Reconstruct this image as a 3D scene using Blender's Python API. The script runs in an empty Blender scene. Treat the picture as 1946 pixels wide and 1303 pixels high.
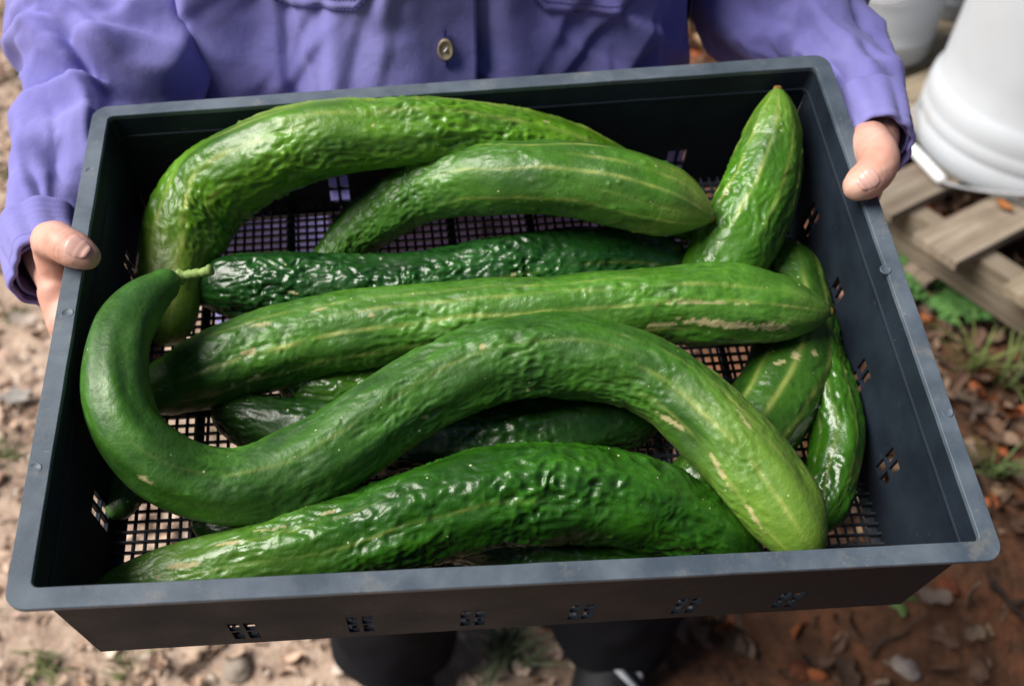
import bpy, math, random
import numpy as np
from mathutils import Matrix, Vector

rng = np.random.default_rng(7)
random.seed(7)
S = bpy.context.scene
COL = S.collection

# ------------------------------------------------------------------ camera, sky, sun, exposure
CAM_H = 1.30
PITCH = math.radians(44.0)
FPX, CX, CY = 1900.0, 973.0, 651.5
cam_data = bpy.data.cameras.new('camera')
cam_data.sensor_fit = 'HORIZONTAL'
cam_data.sensor_width = 36.0
cam_data.lens = FPX / 1946.0 * 36.0
cam_data.clip_start = 0.01
cam_data.clip_end = 400.0
cam_data.dof.use_dof = True
cam_data.dof.focus_distance = 0.52
cam_data.dof.aperture_fstop = 7.2
cam = bpy.data.objects.new('camera', cam_data)
COL.objects.link(cam)
cam.location = (0, 0, CAM_H)
cam.rotation_euler = (math.pi / 2 - PITCH, 0, 0)
S.camera = cam

SUN_DIR = Vector((-0.66, -0.06, 0.84)).normalized()
world = bpy.data.worlds.new('World')
S.world = world
world.use_nodes = True
wn = world.node_tree.nodes
sky = wn.new('ShaderNodeTexSky')
sky.sky_type = 'NISHITA'
sky.sun_disc = False
sky.sun_elevation = math.asin(SUN_DIR.z)
sky.sun_rotation = math.atan2(SUN_DIR.x, SUN_DIR.y)
sky.air_density = 1.0
sky.dust_density = 2.5
world.node_tree.links.new(sky.outputs[0], wn['Background'].inputs[0])
wn['Background'].inputs[1].default_value = 0.034
sun_data = bpy.data.lights.new('sun', 'SUN')
sun_data.energy = 5.0
sun_data.angle = math.radians(42)
sun_data.color = (1.0, 0.95, 0.88)
sun = bpy.data.objects.new('sun', sun_data)
COL.objects.link(sun)
sun.rotation_euler = SUN_DIR.to_track_quat('Z', 'Y').to_euler()
sun.location = (-3, 1, 4)
S.view_settings.view_transform = 'Standard'
S.view_settings.look = 'None'
S.view_settings.gamma = 1.0
S.view_settings.use_curve_mapping = False
S.view_settings.exposure = 0.45

# ------------------------------------------------------------------ frames
RW = np.array([[1, 0, 0], [0, -math.sin(PITCH), -math.cos(PITCH)], [0, math.cos(PITCH), -math.sin(PITCH)]]).T
CAMP = np.array([0, 0, CAM_H])
RC = np.array([[0.9937427788045352, -0.09514389677341961, 0.058505798692099695],
               [-0.04872049586186291, -0.8405960613803201, -0.5394669358470743],
               [0.10050673040550977, 0.5332409403787617, -0.839971723717253]])
TC = np.array([-0.00726670548483293, -0.028419577384827668, 0.5516541582680476])
HA, HB, HH = 0.235, 0.16659, 0.1014          # crate half width, half depth, height
SHEAR, TWIST = -0.0361773, 0.395              # the thin plastic crate is twisted by its load


def ray(px, py):
    return np.array([(px - CX) / FPX, (py - CY) / FPX, 1.0])


def at_depth(px, py, d):
    """point at a distance d along the viewing direction"""
    return CAMP + RW @ (ray(px, py) * d)


def at_world(px, py, z):
    v = RW @ ray(px, py)
    return CAMP + v * ((z - CAM_H) / v[2])


MC = RW @ RC                                   # crate axes in the world


def crate_to_world(P):
    P = np.asarray(P, float)
    return CAMP + (P @ RC.T + TC) @ RW.T


def warp(P):
    P = np.array(P, float)
    Q = P.copy()
    Q[..., 0] = P[..., 0] + SHEAR * P[..., 1]
    Q[..., 2] = P[..., 2] + TWIST * P[..., 0] * P[..., 1]
    return Q


def at_crate(px, py, z):
    """crate-local point at height z over the (twisted) rim plane"""
    o = -RC.T @ TC
    v = RC.T @ ray(px, py)
    zz = z
    for _ in range(6):
        P = o + v * ((zz - o[2]) / v[2])
        zz = z + TWIST * P[0] * P[1]
    return P


CRATE_MAT = Matrix.Identity(4)
for i in range(3):
    for j in range(3):
        CRATE_MAT[i][j] = MC[i, j]
_o = crate_to_world((0, 0, 0))
for i in range(3):
    CRATE_MAT[i][3] = _o[i]


# ------------------------------------------------------------------ noise
_perm = np.random.default_rng(3).permutation(256)
_perm = np.concatenate([_perm, _perm])
_g = np.random.default_rng(4).normal(size=(256, 3))
_g /= np.linalg.norm(_g, axis=1)[:, None]


def perlin(P, seed=0):
    P = np.asarray(P, float) + seed * 17.31
    I = np.floor(P).astype(int)
    F = P - I
    I &= 255
    u = F * F * F * (F * (F * 6 - 15) + 10)
    out = 0
    for dx in (0, 1):
        for dy in (0, 1):
            for dz in (0, 1):
                h = _perm[_perm[_perm[(I[..., 0] + dx) & 255] + ((I[..., 1] + dy) & 255)] + ((I[..., 2] + dz) & 255)]
                g = _g[h]
                d = g[..., 0] * (F[..., 0] - dx) + g[..., 1] * (F[..., 1] - dy) + g[..., 2] * (F[..., 2] - dz)
                w = (u[..., 0] if dx else 1 - u[..., 0]) * (u[..., 1] if dy else 1 - u[..., 1]) * (u[..., 2] if dz else 1 - u[..., 2])
                out = out + w * d
    return out * 1.5


def fbm(P, oct=3, seed=0):
    a, s, t = 1.0, 0, 0
    P = np.asarray(P, float)
    for k in range(oct):
        s = s + a * perlin(P * 2 ** k, seed + k)
        t += a
        a *= 0.5
    return s / t


def sstep(a, b, x):
    t = np.clip((np.asarray(x, float) - a) / (b - a), 0, 1)
    return t * t * (3 - 2 * t)


# ------------------------------------------------------------------ object helpers
def link(name, me, mat=None, parent=None, smooth=False):
    o = bpy.data.objects.new(name, me)
    COL.objects.link(o)
    if mat is not None and not me.materials:
        me.materials.append(mat)
    if parent is not None:
        o.parent = parent
    me.polygons.foreach_set('use_smooth', np.full(len(me.polygons), bool(smooth)))
    return o


def mesh_np(name, V, F):
    me = bpy.data.meshes.new(name)
    me.from_pydata([tuple(map(float, v)) for v in V], [], [tuple(int(i) for i in f) for f in F])
    me.update()
    return me


def mesh_quads(name, V, Q):
    """fast: all-quad mesh"""
    V = np.asarray(V, np.float32).reshape(-1, 3)
    Q = np.asarray(Q, np.int32).reshape(-1, 4)
    me = bpy.data.meshes.new(name)
    me.vertices.add(len(V))
    me.vertices.foreach_set('co', V.ravel())
    me.loops.add(len(Q) * 4)
    me.loops.foreach_set('vertex_index', Q.ravel())
    me.polygons.add(len(Q))
    me.polygons.foreach_set('loop_start', np.arange(0, len(Q) * 4, 4, dtype=np.int32))
    me.update(calc_edges=True)
    me.validate()
    return me


def grid_quads(nu, nv, wrap_v=False, off=0):
    i = np.arange(nu - 1)[:, None]
    j = np.arange(nv if wrap_v else nv - 1)[None, :]
    j2 = (j + 1) % nv
    a = i * nv + j
    b = (i + 1) * nv + j
    c = (i + 1) * nv + j2
    d = i * nv + j2
    return np.stack([a + 0 * b, b, c, d], -1).reshape(-1, 4) + off


def set_col(me, C, name='col'):
    at = me.attributes.new(name, 'FLOAT_COLOR', 'POINT')
    A = np.ones((len(me.vertices), 4), np.float32)
    A[:, :3] = C
    at.data.foreach_set('color', A.ravel())


def empty(name, loc=(0, 0, 0), mat=None):
    o = bpy.data.objects.new(name, None)
    COL.objects.link(o)
    o.empty_display_size = 0.05
    if mat is not None:
        o.matrix_world = mat
    else:
        o.location = loc
    return o


def tag(o, label, cat, group=None, kind=None):
    o['label'] = label
    o['category'] = cat
    if group:
        o['group'] = group
    if kind:
        o['kind'] = kind
    return o


class MB:
    """collects pieces of one mesh"""
    def __init__(s):
        s.v, s.f, s.c = [], [], []

    def add(s, V, F, col=None):
        n = len(s.v)
        s.v += [tuple(map(float, v)) for v in V]
        s.f += [tuple(int(i) + n for i in f) for f in F]
        if col is not None:
            s.c += [tuple(col)] * len(V)

    def box(s, c, h, M=None, col=None, taper=0.0):
        V = []
        for z in (-1, 1):
            for x, y in ((-1, -1), (1, -1), (1, 1), (-1, 1)):
                p = np.array([x * h[0], y * h[1], z * h[2]], float)
                if M is not None:
                    p = M @ p
                V.append(np.asarray(c) + p)
        s.add(V, [(3, 2, 1, 0), (4, 5, 6, 7), (0, 1, 5, 4), (1, 2, 6, 5), (2, 3, 7, 6), (3, 0, 4, 7)], col)

    def tube(s, P, R, n=8, col=None, cap=True):
        P = np.asarray(P, float)
        R = np.broadcast_to(np.asarray(R, float), (len(P),))
        T = np.gradient(P, axis=0)
        T /= np.linalg.norm(T, axis=1)[:, None] + 1e-12
        up = np.array([0, 0, 1.0])
        if abs(T[0] @ up) > 0.9:
            up = np.array([1.0, 0, 0])
        V = []
        u = up
        for p, t, r in zip(P, T, R):
            u = u - t * (u @ t)
            u /= np.linalg.norm(u)
            w = np.cross(t, u)
            for k in range(n):
                a = 2 * math.pi * k / n
                V.append(p + r * (math.cos(a) * u + math.sin(a) * w))
        F = []
        for i in range(len(P) - 1):
            for k in range(n):
                F.append((i * n + k, i * n + (k + 1) % n, (i + 1) * n + (k + 1) % n, (i + 1) * n + k))
        if cap:
            F.append(tuple(range(n - 1, -1, -1)))
            F.append(tuple((len(P) - 1) * n + k for k in range(n)))
        s.add(V, F, col)

    def lathe(s, prof, n=48, c=(0, 0, 0), M=None, col=None):
        V = []
        for r, z in prof:
            for k in range(n):
                a = 2 * math.pi * k / n
                p = np.array([r * math.cos(a), r * math.sin(a), z])
                if M is not None:
                    p = M @ p
                V.append(np.asarray(c) + p)
        F = []
        for i in range(len(prof) - 1):
            for k in range(n):
                F.append((i * n + k, i * n + (k + 1) % n, (i + 1) * n + (k + 1) % n, (i + 1) * n + k))
        s.add(V, F, col)

    def mesh(s, name):
        me = mesh_np(name, s.v, s.f)
        if s.c and len(s.c) == len(s.v):
            set_col(me, np.array(s.c))
        return me

    def build(s, name, mat, parent=None, smooth=False, bevel=0.0):
        o = link(name, s.mesh(name), mat, parent, smooth)
        if bevel:
            b = o.modifiers.new('bevel', 'BEVEL')
            b.width = bevel
            b.segments = 2
            b.limit_method = 'ANGLE'
        return o


def catmull(P, n):
    P = np.asarray(P, float)
    Q = np.vstack([2 * P[0] - P[1], P, 2 * P[-1] - P[-2]])
    # centripetal-ish parameter: fine sampling, then resample by length
    out = []
    for i in range(1, len(Q) - 2):
        p0, p1, p2, p3 = Q[i - 1:i + 3]
        for t in np.linspace(0, 1, 40, endpoint=False):
            out.append(0.5 * ((2 * p1) + (p2 - p0) * t + (2 * p0 - 5 * p1 + 4 * p2 - p3) * t * t + (3 * p1 - p0 - 3 * p2 + p3) * t ** 3))
    out.append(Q[-2])
    out = np.array(out)
    L = np.r_[0, np.cumsum(np.linalg.norm(np.diff(out[:, :3], axis=0), axis=1))]
    s = np.linspace(0, L[-1], n)
    return np.stack([np.interp(s, L, out[:, k]) for k in range(out.shape[1])], 1), s


# ------------------------------------------------------------------ materials
class NT:
    def __init__(s, name):
        s.m = bpy.data.materials.new(name)
        s.m.use_nodes = True
        s.t = s.m.node_tree
        s.b = s.t.nodes['Principled BSDF']
        s._tc = None

    def n(s, typ, **kw):
        nd = s.t.nodes.new(typ)
        for k, v in kw.items():
            if k.startswith('i_'):
                nd.inputs[k[2:].replace('_', ' ')].default_value = v
            else:
                setattr(nd, k, v)
        return nd

    def l(s, a, b):
        s.t.links.new(a, b)

    def tc(s):
        if s._tc is None:
            s._tc = s.n('ShaderNodeTexCoord')
        return s._tc.outputs['Object']

    def noise(s, scale, detail=4, rough=0.55, vec=None, dist=0.0):
        nd = s.n('ShaderNodeTexNoise')
        nd.inputs['Scale'].default_value = scale
        nd.inputs['Detail'].default_value = detail
        nd.inputs['Roughness'].default_value = rough
        nd.inputs['Distortion'].default_value = dist
        s.l(vec if vec is not None else s.tc(), nd.inputs['Vector'])
        return nd.outputs['Fac']

    def ramp(s, fac, stops):
        r = s.n('ShaderNodeValToRGB')
        el = r.color_ramp.elements
        while len(el) < len(stops):
            el.new(0.5)
        for e, (p, c) in zip(el, stops):
            e.position = p
            e.color = (*c, 1) if len(c) == 3 else c
        s.l(fac, r.inputs['Fac'])
        return r.outputs['Color']

    def val(s, fac, a, b, fa=0.0, fb=1.0):
        r = s.n('ShaderNodeMapRange')
        r.inputs['From Min'].default_value = fa
        r.inputs['From Max'].default_value = fb
        r.inputs['To Min'].default_value = a
        r.inputs['To Max'].default_value = b
        s.l(fac, r.inputs['Value'])
        return r.outputs['Result']

    def mix(s, fac, a, b, mode='MIX'):
        m = s.n('ShaderNodeMix', data_type='RGBA', blend_type=mode)
        if isinstance(fac, float):
            m.inputs['Factor'].default_value = fac
        else:
            s.l(fac, m.inputs['Factor'])
        for k, v in ((6, a), (7, b)):
            if isinstance(v, tuple):
                m.inputs[k].default_value = (*v, 1)
            else:
                s.l(v, m.inputs[k])
        return m.outputs[2]

    def attr(s, name):
        a = s.n('ShaderNodeAttribute')
        a.attribute_name = name
        return a.outputs['Color']

    def bump(s, h, strength, dist):
        b = s.n('ShaderNodeBump')
        b.inputs['Strength'].default_value = strength
        b.inputs['Distance'].default_value = dist
        s.l(h, b.inputs['Height'])
        prev = s.b.inputs['Normal'].links
        if prev:
            s.l(prev[0].from_socket, b.inputs['Normal'])
        s.l(b.outputs['Normal'], s.b.inputs['Normal'])

    def set(s, **kw):
        names = dict(base='Base Color', rough='Roughness', spec='Specular IOR Level', metal='Metallic', coat='Coat Weight',
                     coat_rough='Coat Roughness', sheen='Sheen Weight', sss='Subsurface Weight', trans='Transmission Weight')
        for k, v in kw.items():
            i = s.b.inputs[names[k]]
            if isinstance(v, (int, float)):
                i.default_value = v
            elif isinstance(v, tuple):
                i.default_value = (*v, 1)
            else:
                s.l(v, i)
        return s


def plastic(name, lo, hi, rough=0.45, dust=0.3, spec=0.5):
    m = NT(name)
    n1 = m.noise(30, 5)
    n2 = m.noise(260, 3)
    c = m.mix(m.val(n1, 0, 1, .35, .65), lo, hi)
    speck = m.ramp(n2, [(0.0, (0, 0, 0)), (0.66, (0, 0, 0)), (0.74, (1, 1, 1)), (1, (1, 1, 1))])
    fac = m.n('ShaderNodeMath', operation='MULTIPLY')
    m.l(speck, fac.inputs[0])
    m.l(m.val(m.noise(14, 3), 0.0, dust, .45, .7), fac.inputs[1])
    c = m.mix(fac.outputs[0], c, (0.30, 0.26, 0.21))
    if dust > .5:
        c = m.mix(m.val(m.noise(48, 7, .7), 0, .38, .56, .68), c, (0.22, 0.205, 0.18))
        c = m.mix(m.val(m.noise(20, 7, .75, None, 1.5), 0, .5, .55, .70), c, (0.05, 0.062, 0.078))
    m.set(base=c, rough=m.val(n1, rough - .07, rough + .10, .3, .7), spec=spec)
    m.bump(m.noise(900, 2), 0.12, 0.0004)
    m.bump(m.noise(60, 4), 0.12, 0.001)
    return m.m


M_CRATE = plastic('crate_plastic', (0.008, 0.0125, 0.020), (0.014, 0.021, 0.032), .6, .3, .15)
M_FLOOR = plastic('crate_floor_plastic', (0.022, 0.028, 0.037), (0.034, 0.042, 0.054), .4, .3, .5)  # lighter base colour stands in for sky reflected on the ribs
M_RIM = plastic('crate_rim_weathered', (0.052, 0.072, 0.098), (0.105, 0.134, 0.168), 0.5, 0.8, .4)


def cucumber_mat():
    m = NT('cucumber_skin')
    base = m.attr('col')
    n1 = m.noise(190, 4)
    n2 = m.noise(900, 3)
    c = m.mix(m.val(n1, 0.0, 0.5, .35, .75), base, m.mix(1.0, base, (1.35, 1.22, 1.2), 'MULTIPLY'))
    c = m.mix(m.val(n2, 0.0, 0.45, .45, .7), c, m.mix(1.0, c, (0.62, 0.72, 0.6), 'MULTIPLY'))
    sp = m.n('ShaderNodeTexVoronoi', feature='F1')
    sp.inputs['Scale'].default_value = 130
    m.l(m.tc(), sp.inputs['Vector'])
    dots = m.ramp(sp.outputs['Distance'], [(0.0, (1, 1, 1)), (0.06, (1, 1, 1)), (0.10, (0, 0, 0)), (1, (0, 0, 0))])
    gate = m.n('ShaderNodeMath', operation='MULTIPLY')
    m.l(dots, gate.inputs[0])
    m.l(m.val(m.noise(45, 2), 0, 1, .52, .60), gate.inputs[1])
    c = m.mix(gate.outputs[0], c, (0.42, 0.48, 0.26))
    rg = m.attr('wax')
    sep = m.n('ShaderNodeSeparateColor')
    m.l(rg, sep.inputs[0])
    add = m.n('ShaderNodeMath', operation='ADD')
    m.l(sep.outputs[0], add.inputs[0])
    m.l(m.val(m.noise(55, 4), -0.12, 0.14, .3, .7), add.inputs[1])
    add.use_clamp = True
    m.set(base=c, rough=add.outputs[0], spec=0.62)
    m.b.inputs['Subsurface Weight'].default_value = 0.0
    m.bump(m.noise(420, 4), 0.16, 0.0012)
    m.bump(m.noise(150, 4), 0.30, 0.0025)
    m.bump(n2, 0.06, 0.0005)
    return m.m


M_CUC = cucumber_mat()


def simple(name, col, rough=0.6, spec=0.4, nscale=40, var=0.25, bump=0.1, bdist=0.002, bscale=None):
    m = NT(name)
    n = m.noise(nscale, 5)
    lo = tuple(c * (1 - var) for c in col)
    hi = tuple(min(1, c * (1 + var)) for c in col)
    m.set(base=m.mix(m.val(n, 0, 1, .3, .7), lo, hi), rough=rough, spec=spec)
    if bump:
        m.bump(m.noise(bscale or nscale * 4, 4), bump, bdist)
    return m.m


M_STEM = simple('cucumber_stem', (0.20, 0.30, 0.08), .6, .3, 300, .3, .3, .0008)
M_SCAR = simple('cucumber_tip_scar', (0.20, 0.12, 0.035), .8, .2, 600, .4, .4, .0006)


def cloth_mat(name, col, fade, sheen=.12):
    m = NT(name)
    n1 = m.noise(9, 5)
    n2 = m.noise(70, 4)
    w1 = m.n('ShaderNodeTexWave', wave_type='BANDS', bands_direction='X')
    w1.inputs['Scale'].default_value = 420
    w1.inputs['Distortion'].default_value = 1.5
    m.l(m.tc(), w1.inputs['Vector'])
    w2 = m.n('ShaderNodeTexWave', wave_type='BANDS', bands_direction='Z')
    w2.inputs['Scale'].default_value = 420
    w2.inputs['Distortion'].default_value = 1.5
    m.l(m.tc(), w2.inputs['Vector'])
    c = m.mix(m.val(n1, 0, 1, .35, .7), col, fade)
    c = m.mix(m.val(n2, 0, .35, .45, .7), c, fade)
    sm = m.n('ShaderNodeMath', operation='ADD')
    m.l(w1.outputs['Fac'], sm.inputs[0])
    m.l(w2.outputs['Fac'], sm.inputs[1])
    c = m.mix(m.val(sm.outputs[0], 0.0, 0.22, 0.5, 2.0), c, tuple(x * 1.25 for x in col))
    m.set(base=c, rough=0.88, spec=0.15, sheen=sheen)
    m.bump(sm.outputs[0], 0.25, 0.0004)
    m.bump(n2, 0.25, 0.002)
    m.bump(m.noise(28, 4, .6), 0.25, 0.006)
    return m.m


M_SHIRT = cloth_mat('periwinkle_cotton', (0.165, 0.157, 0.455), (0.238, 0.230, 0.52))
M_TROUSER = cloth_mat('black_trouser_cloth', (0.006, 0.0065, 0.010), (0.010, 0.011, 0.015), 0.0)
M_STITCH = simple('stitch_thread', (0.07, 0.065, 0.25), .8, .2, 900, .3, 0)
M_SHOE = simple('black_shoe', (0.012, 0.012, 0.015), .6, .35, 90, .3, .2)
M_STRIPE = simple('white_stripe', (0.55, 0.57, 0.60), .6, .3, 90, .15, .1)
M_SOLE = simple('shoe_sole', (0.03, 0.03, 0.03), .8, .2, 90, .15, .1)
M_HAIR = simple('brown_hair', (0.05, 0.03, 0.018), .6, .4, 200, .4, .5)


def skin_mat():
    m = NT('skin')
    n1 = m.noise(45, 4)
    n2 = m.noise(160, 3)
    c = m.ramp(n1, [(0.25, (0.54, 0.265, 0.20)), (0.5, (0.60, 0.335, 0.265)), (0.75, (0.65, 0.42, 0.345))])
    c = m.mix(m.val(n2, 0, .35, .5, .75), c, (0.60, 0.22, 0.15))
    m.set(base=c, rough=0.5, spec=0.35, sss=0.07)
    m.b.inputs['Subsurface Radius'].default_value = (0.006, 0.0025, 0.0012)
    m.bump(m.noise(500, 3), 0.15, 0.0006)
    w = m.n('ShaderNodeTexVoronoi', feature='DISTANCE_TO_EDGE')
    w.inputs['Scale'].default_value = 700
    m.l(m.tc(), w.inputs['Vector'])
    m.bump(w.outputs['Distance'], 0.12, 0.0004)
    return m.m


M_SKIN = skin_mat()
M_NAIL = simple('fingernail', (0.63, 0.38, 0.325), .3, .45, 120, .10, .05, .0003)


def wood_mat():
    m = NT('weathered_pallet_wood')
    mp = m.n('ShaderNodeMapping')
    mp.inputs['Scale'].default_value = (3, 40, 40)
    m.l(m.tc(), mp.inputs['Vector'])
    g = m.noise(2.2, 6, .6, mp.outputs['Vector'])
    st = m.noise(7, 4)
    tint = m.attr('col')
    c = m.ramp(g, [(0.25, (0.12, 0.095, 0.07)), (0.5, (0.25, 0.21, 0.165)), (0.75, (0.37, 0.325, 0.265))])
    c = m.mix(1.0, c, tint, 'MULTIPLY')
    c = m.mix(m.val(st, 0, .6, .52, .72), c, (0.15, 0.115, 0.085))
    m.set(base=c, rough=.85, spec=.2)
    m.bump(g, .5, .004)
    return m.m


M_WOOD = wood_mat()


def bucket_mat():
    m = NT('white_bucket_plastic')
    n = m.noise(5, 5)
    d = m.noise(26, 5, .65)
    c = m.mix(m.val(n, 0, 1, .4, .7), (0.47, 0.505, 0.55), (0.42, 0.45, 0.485))
    c = m.mix(m.val(d, 0, .45, .60, .75), c, (0.42, 0.37, 0.30))
    m.set(base=c, rough=.42, spec=.45)
    m.bump(m.noise(120, 3), .08, .001)
    return m.m


M_BUCKET = bucket_mat()
M_WIRE = simple('galvanised_wire', (0.32, 0.33, 0.35), .4, .5, 200, .2, .1, .0005)
M_GRIP = simple('white_grip_plastic', (0.72, 0.73, 0.75), .4, .5, 60, .08, 0)


def ground_mat():
    m = NT('leafy_clay_soil')
    pos = m.n('ShaderNodeSeparateXYZ')
    m.l(m.tc(), pos.inputs[0])
    big = m.noise(1.6, 4)
    ad = m.n('ShaderNodeMath', operation='ADD')
    m.l(pos.outputs['X'], ad.inputs[0])
    m.l(m.val(big, -.35, .35, .3, .7), ad.inputs[1])
    side = m.val(ad.outputs[0], 0, 1, -.10, .30)
    n1 = m.noise(22, 6, .65)
    n2 = m.noise(90, 5, .6)
    pale = m.ramp(n1, [(0.25, (0.29, 0.205, 0.155)), (0.5, (0.46, 0.345, 0.27)), (0.75, (0.58, 0.465, 0.375))])
    clay = m.ramp(n1, [(0.25, (0.05, 0.030, 0.020)), (0.5, (0.13, 0.066, 0.040)), (0.78, (0.26, 0.105, 0.055))])
    c = m.mix(side, pale, clay)
    c = m.mix(m.val(n2, 0, .5, .45, .7), c, m.mix(1.0, c, (.45, .42, .4), 'MULTIPLY'))
    gr = m.noise(3.2, 4)
    c = m.mix(m.val(gr, 0, .55, .60, .72), c, (0.085, 0.105, 0.035))
    m.set(base=c, rough=.95, spec=.1)
    m.bump(n1, .8, .02)
    m.bump(n2, .6, .008)
    return m.m


def leaf_mat(name, rough=.7, trans=0.0):
    m = NT(name)
    c = m.attr('col')
    n = m.noise(60, 4)
    c = m.mix(m.val(n, 0, .5, .4, .7), c, m.mix(1.0, c, (.55, .5, .5), 'MULTIPLY'))
    m.set(base=c, rough=rough, spec=.25)
    m.bump(m.noise(160, 3), .2, .001)
    return m.m


M_GROUND = ground_mat()
M_LITTER = leaf_mat('dry_leaf_litter')
M_PLANT = leaf_mat('green_plant_leaf', .5)
M_STONE = leaf_mat('field_stone', .9)


# ------------------------------------------------------------------ ground
def gz(x, y):
    x = np.asarray(x, float)
    y = np.asarray(y, float)
    bank = np.maximum(sstep(.28, .62, x) * sstep(.35, .9, y), sstep(1.45, 1.95, y) * sstep(-.35, .25, x))
    P = np.stack([x, y, 0 * x], -1)
    fade = np.exp(-((x ** 2 + (y - 1) ** 2) / 60))
    return .15 * bank + (0.018 * perlin(P * 2.3, 1) + 0.010 * perlin(P * 7.0, 2) + .004 * perlin(P * 22, 3)) * fade


def at_ground(px, py, dz=0.0):
    z = 0.0
    for _ in range(12):
        P = at_world(px, py, z + dz)
        z = float(gz(P[0], P[1]))
    return np.array([P[0], P[1], z])


def build_ground():
    n = 300
    t = np.linspace(-1, 1, n)
    w = 3.0 * t + 140 * np.sign(t) * np.abs(t) ** 9
    X, Y = np.meshgrid(w + .2, w + 1.5, indexing='ij')
    Z = gz(X, Y)
    me = mesh_quads('ground', np.stack([X, Y, Z], -1), grid_quads(n, n)[:, ::-1][:, ::-1])
    o = link('ground', me, M_GROUND, None, True)
    o['kind'] = 'structure'
    o['label'] = 'reddish clay and pale soil ground around the feet'


build_ground()


# ------------------------------------------------------------------ the crate
def rrect(d, z, n=7):
    """outline of the crate at inset d: list of (x, y, z) starting at front middle, counter-clockwise"""
    a, b = HA - d, HB - d
    r = max(.0095 - d, .0035)
    pts = []
    for (cx, cy, a0) in ((a - r, -b + r, -90), (a - r, b - r, 0), (-a + r, b - r, 90), (-a + r, -b + r, 180)):
        for k in range(n):
            t = math.radians(a0 + 90 * k / (n - 1))
            pts.append((cx + r * math.cos(t), cy + r * math.sin(t), z))
    return np.array(pts)


def densify(loop, m=6):
    """split long straight runs so that the twisted shape stays smooth"""
    out = []
    for i in range(len(loop)):
        p, q = loop[i], loop[(i + 1) % len(loop)]
        out.append(p)
        if np.linalg.norm(q - p) > .05:
            for k in range(1, m * 4):
                out.append(p + (q - p) * k / (m * 4))
    return np.array(out)


crate = empty('harvest_crate', mat=CRATE_MAT)
tag(crate, 'dark blue-grey plastic harvest crate full of long green cucumbers, held in both hands', 'crate')


def sweep(prof, name, mat, closed=True):
    L = [densify(rrect(d, z)) for d, z in prof]
    # small dents and wear of a used rim
    k = len(L[0])
    V = np.array(L)
    V = V + 0.00022 * np.stack([perlin(V * 60, 5), perlin(V * 60, 6), perlin(V * 90, 7)], -1)
    V = warp(V)
    Q = grid_quads(len(prof) + (1 if closed else 0), k, True)
    if closed:
        Q = Q % (len(prof) * k)
    me = mesh_quads(name, V.reshape(-1, 3), Q)
    return link(name, me, mat, crate)


rim = sweep([(0.0101, -.0004), (0.0098, 0.0), (0.0004, 0.0), (0.0, -.0004), (0.0, -.0026), (0.0003, -.0030), (0.0082, -.0032), (.0101, -.0032)], 'rim', M_RIM)
bandp = [(0.0101, -.0032), (0.0101, -.0033), (0.0084, -.0034), (0.0086, -.0165), (.0090, -.0200), (.0119, -.0200), (.01235, -.0172), (.0121, -.0165), (.0114, -.0162)]
band = sweep(bandp[::-1], 'upper_band', M_CRATE)


def wall_inset(z):
    t = (-z - .017) / (HH - .017)
    return .0118 + .0012 * t


def plate(name, U, Z, solid, mapper, th):
    """a wall with holes: U positions along, Z heights; solid(i, j) says which cells exist"""
    nu, nz = len(U), len(Z)
    V = []
    for side in (0, 1):
        for u in U:
            for z in Z:
                V.append(mapper(u, z, side * th))
    N = nu * nz
    F = []
    g = lambda i, j, s: s * N + i * nz + j
    ok = lambda i, j: 0 <= i < nu - 1 and 0 <= j < nz - 1 and solid(i, j)
    for i in range(nu - 1):
        for j in range(nz - 1):
            if not solid(i, j):
                continue
            F.append((g(i, j, 0), g(i + 1, j, 0), g(i + 1, j + 1, 0), g(i, j + 1, 0)))
            F.append((g(i, j, 1), g(i, j + 1, 1), g(i + 1, j + 1, 1), g(i + 1, j, 1)))
            for (di, dj, a, b) in ((-1, 0, (i, j), (i, j + 1)), (1, 0, (i + 1, j + 1), (i + 1, j)), (0, -1, (i + 1, j), (i, j)), (0, 1, (i, j + 1), (i + 1, j + 1))):
                if not ok(i + di, j + dj):
                    F.append((g(*a, 0), g(*b, 0), g(*b, 1), g(*a, 1)))
    V = warp(np.array(V))
    return link(name, mesh_np(name, V, F), M_CRATE, crate)


def make_wall(axis, sgn, centers, up=0.0):
    half = (HA if axis == 'x' else HB)
    zc = [-.0195, -.030, -.040, -.048] + [z + up for z in (-.0665, -.0792, -.0812, -.0935)] + [-.0985, -HH - .0005]
    cuts = set()
    end = half - .0112 - .0005
    for t in np.linspace(-end, end, 25):
        if all(abs(t - c) > .010 for c in centers):
            cuts.add(round(float(t), 6))
    for c in centers:
        for e in (-.0067, -.0011, .0011, .0067):
            cuts.add(round(c + e, 6))
    cuts |= {round(-end, 6), round(end, 6)}
    U = sorted(cuts)

    def solid(i, j):
        um = (U[i] + U[i + 1]) / 2
        zm = (zc[j] + zc[j + 1]) / 2
        for c in centers:
            if abs(um - c) < .0067 and -.0935 + up < zm < -.0665 + up:
                return abs(um - c) < .0011 or -.0812 + up < zm < -.0792 + up
        return True

    def mapper(u, z, t):
        d = wall_inset(z) - .0022 + t + .0001
        oth = sgn * ((HB if axis == 'x' else HA) - d)
        lim = half - d - (.0004 if axis == 'x' else .0009)
        u = math.copysign(lim, u) if abs(u) > end - .0002 else u
        return (u, oth, z) if axis == 'x' else (oth, u, z)
    w = plate('side_wall', U, zc, solid, mapper, .0022)
    return w


VX = [-.1475 + .059 * i for i in range(6)]
VY = [-.0875 + .058 * i for i in range(4)]
make_wall('x', -1, VX)
make_wall('x', 1, VX)
make_wall('y', -1, VY, .009)
make_wall('y', 1, VY, .015)

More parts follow.
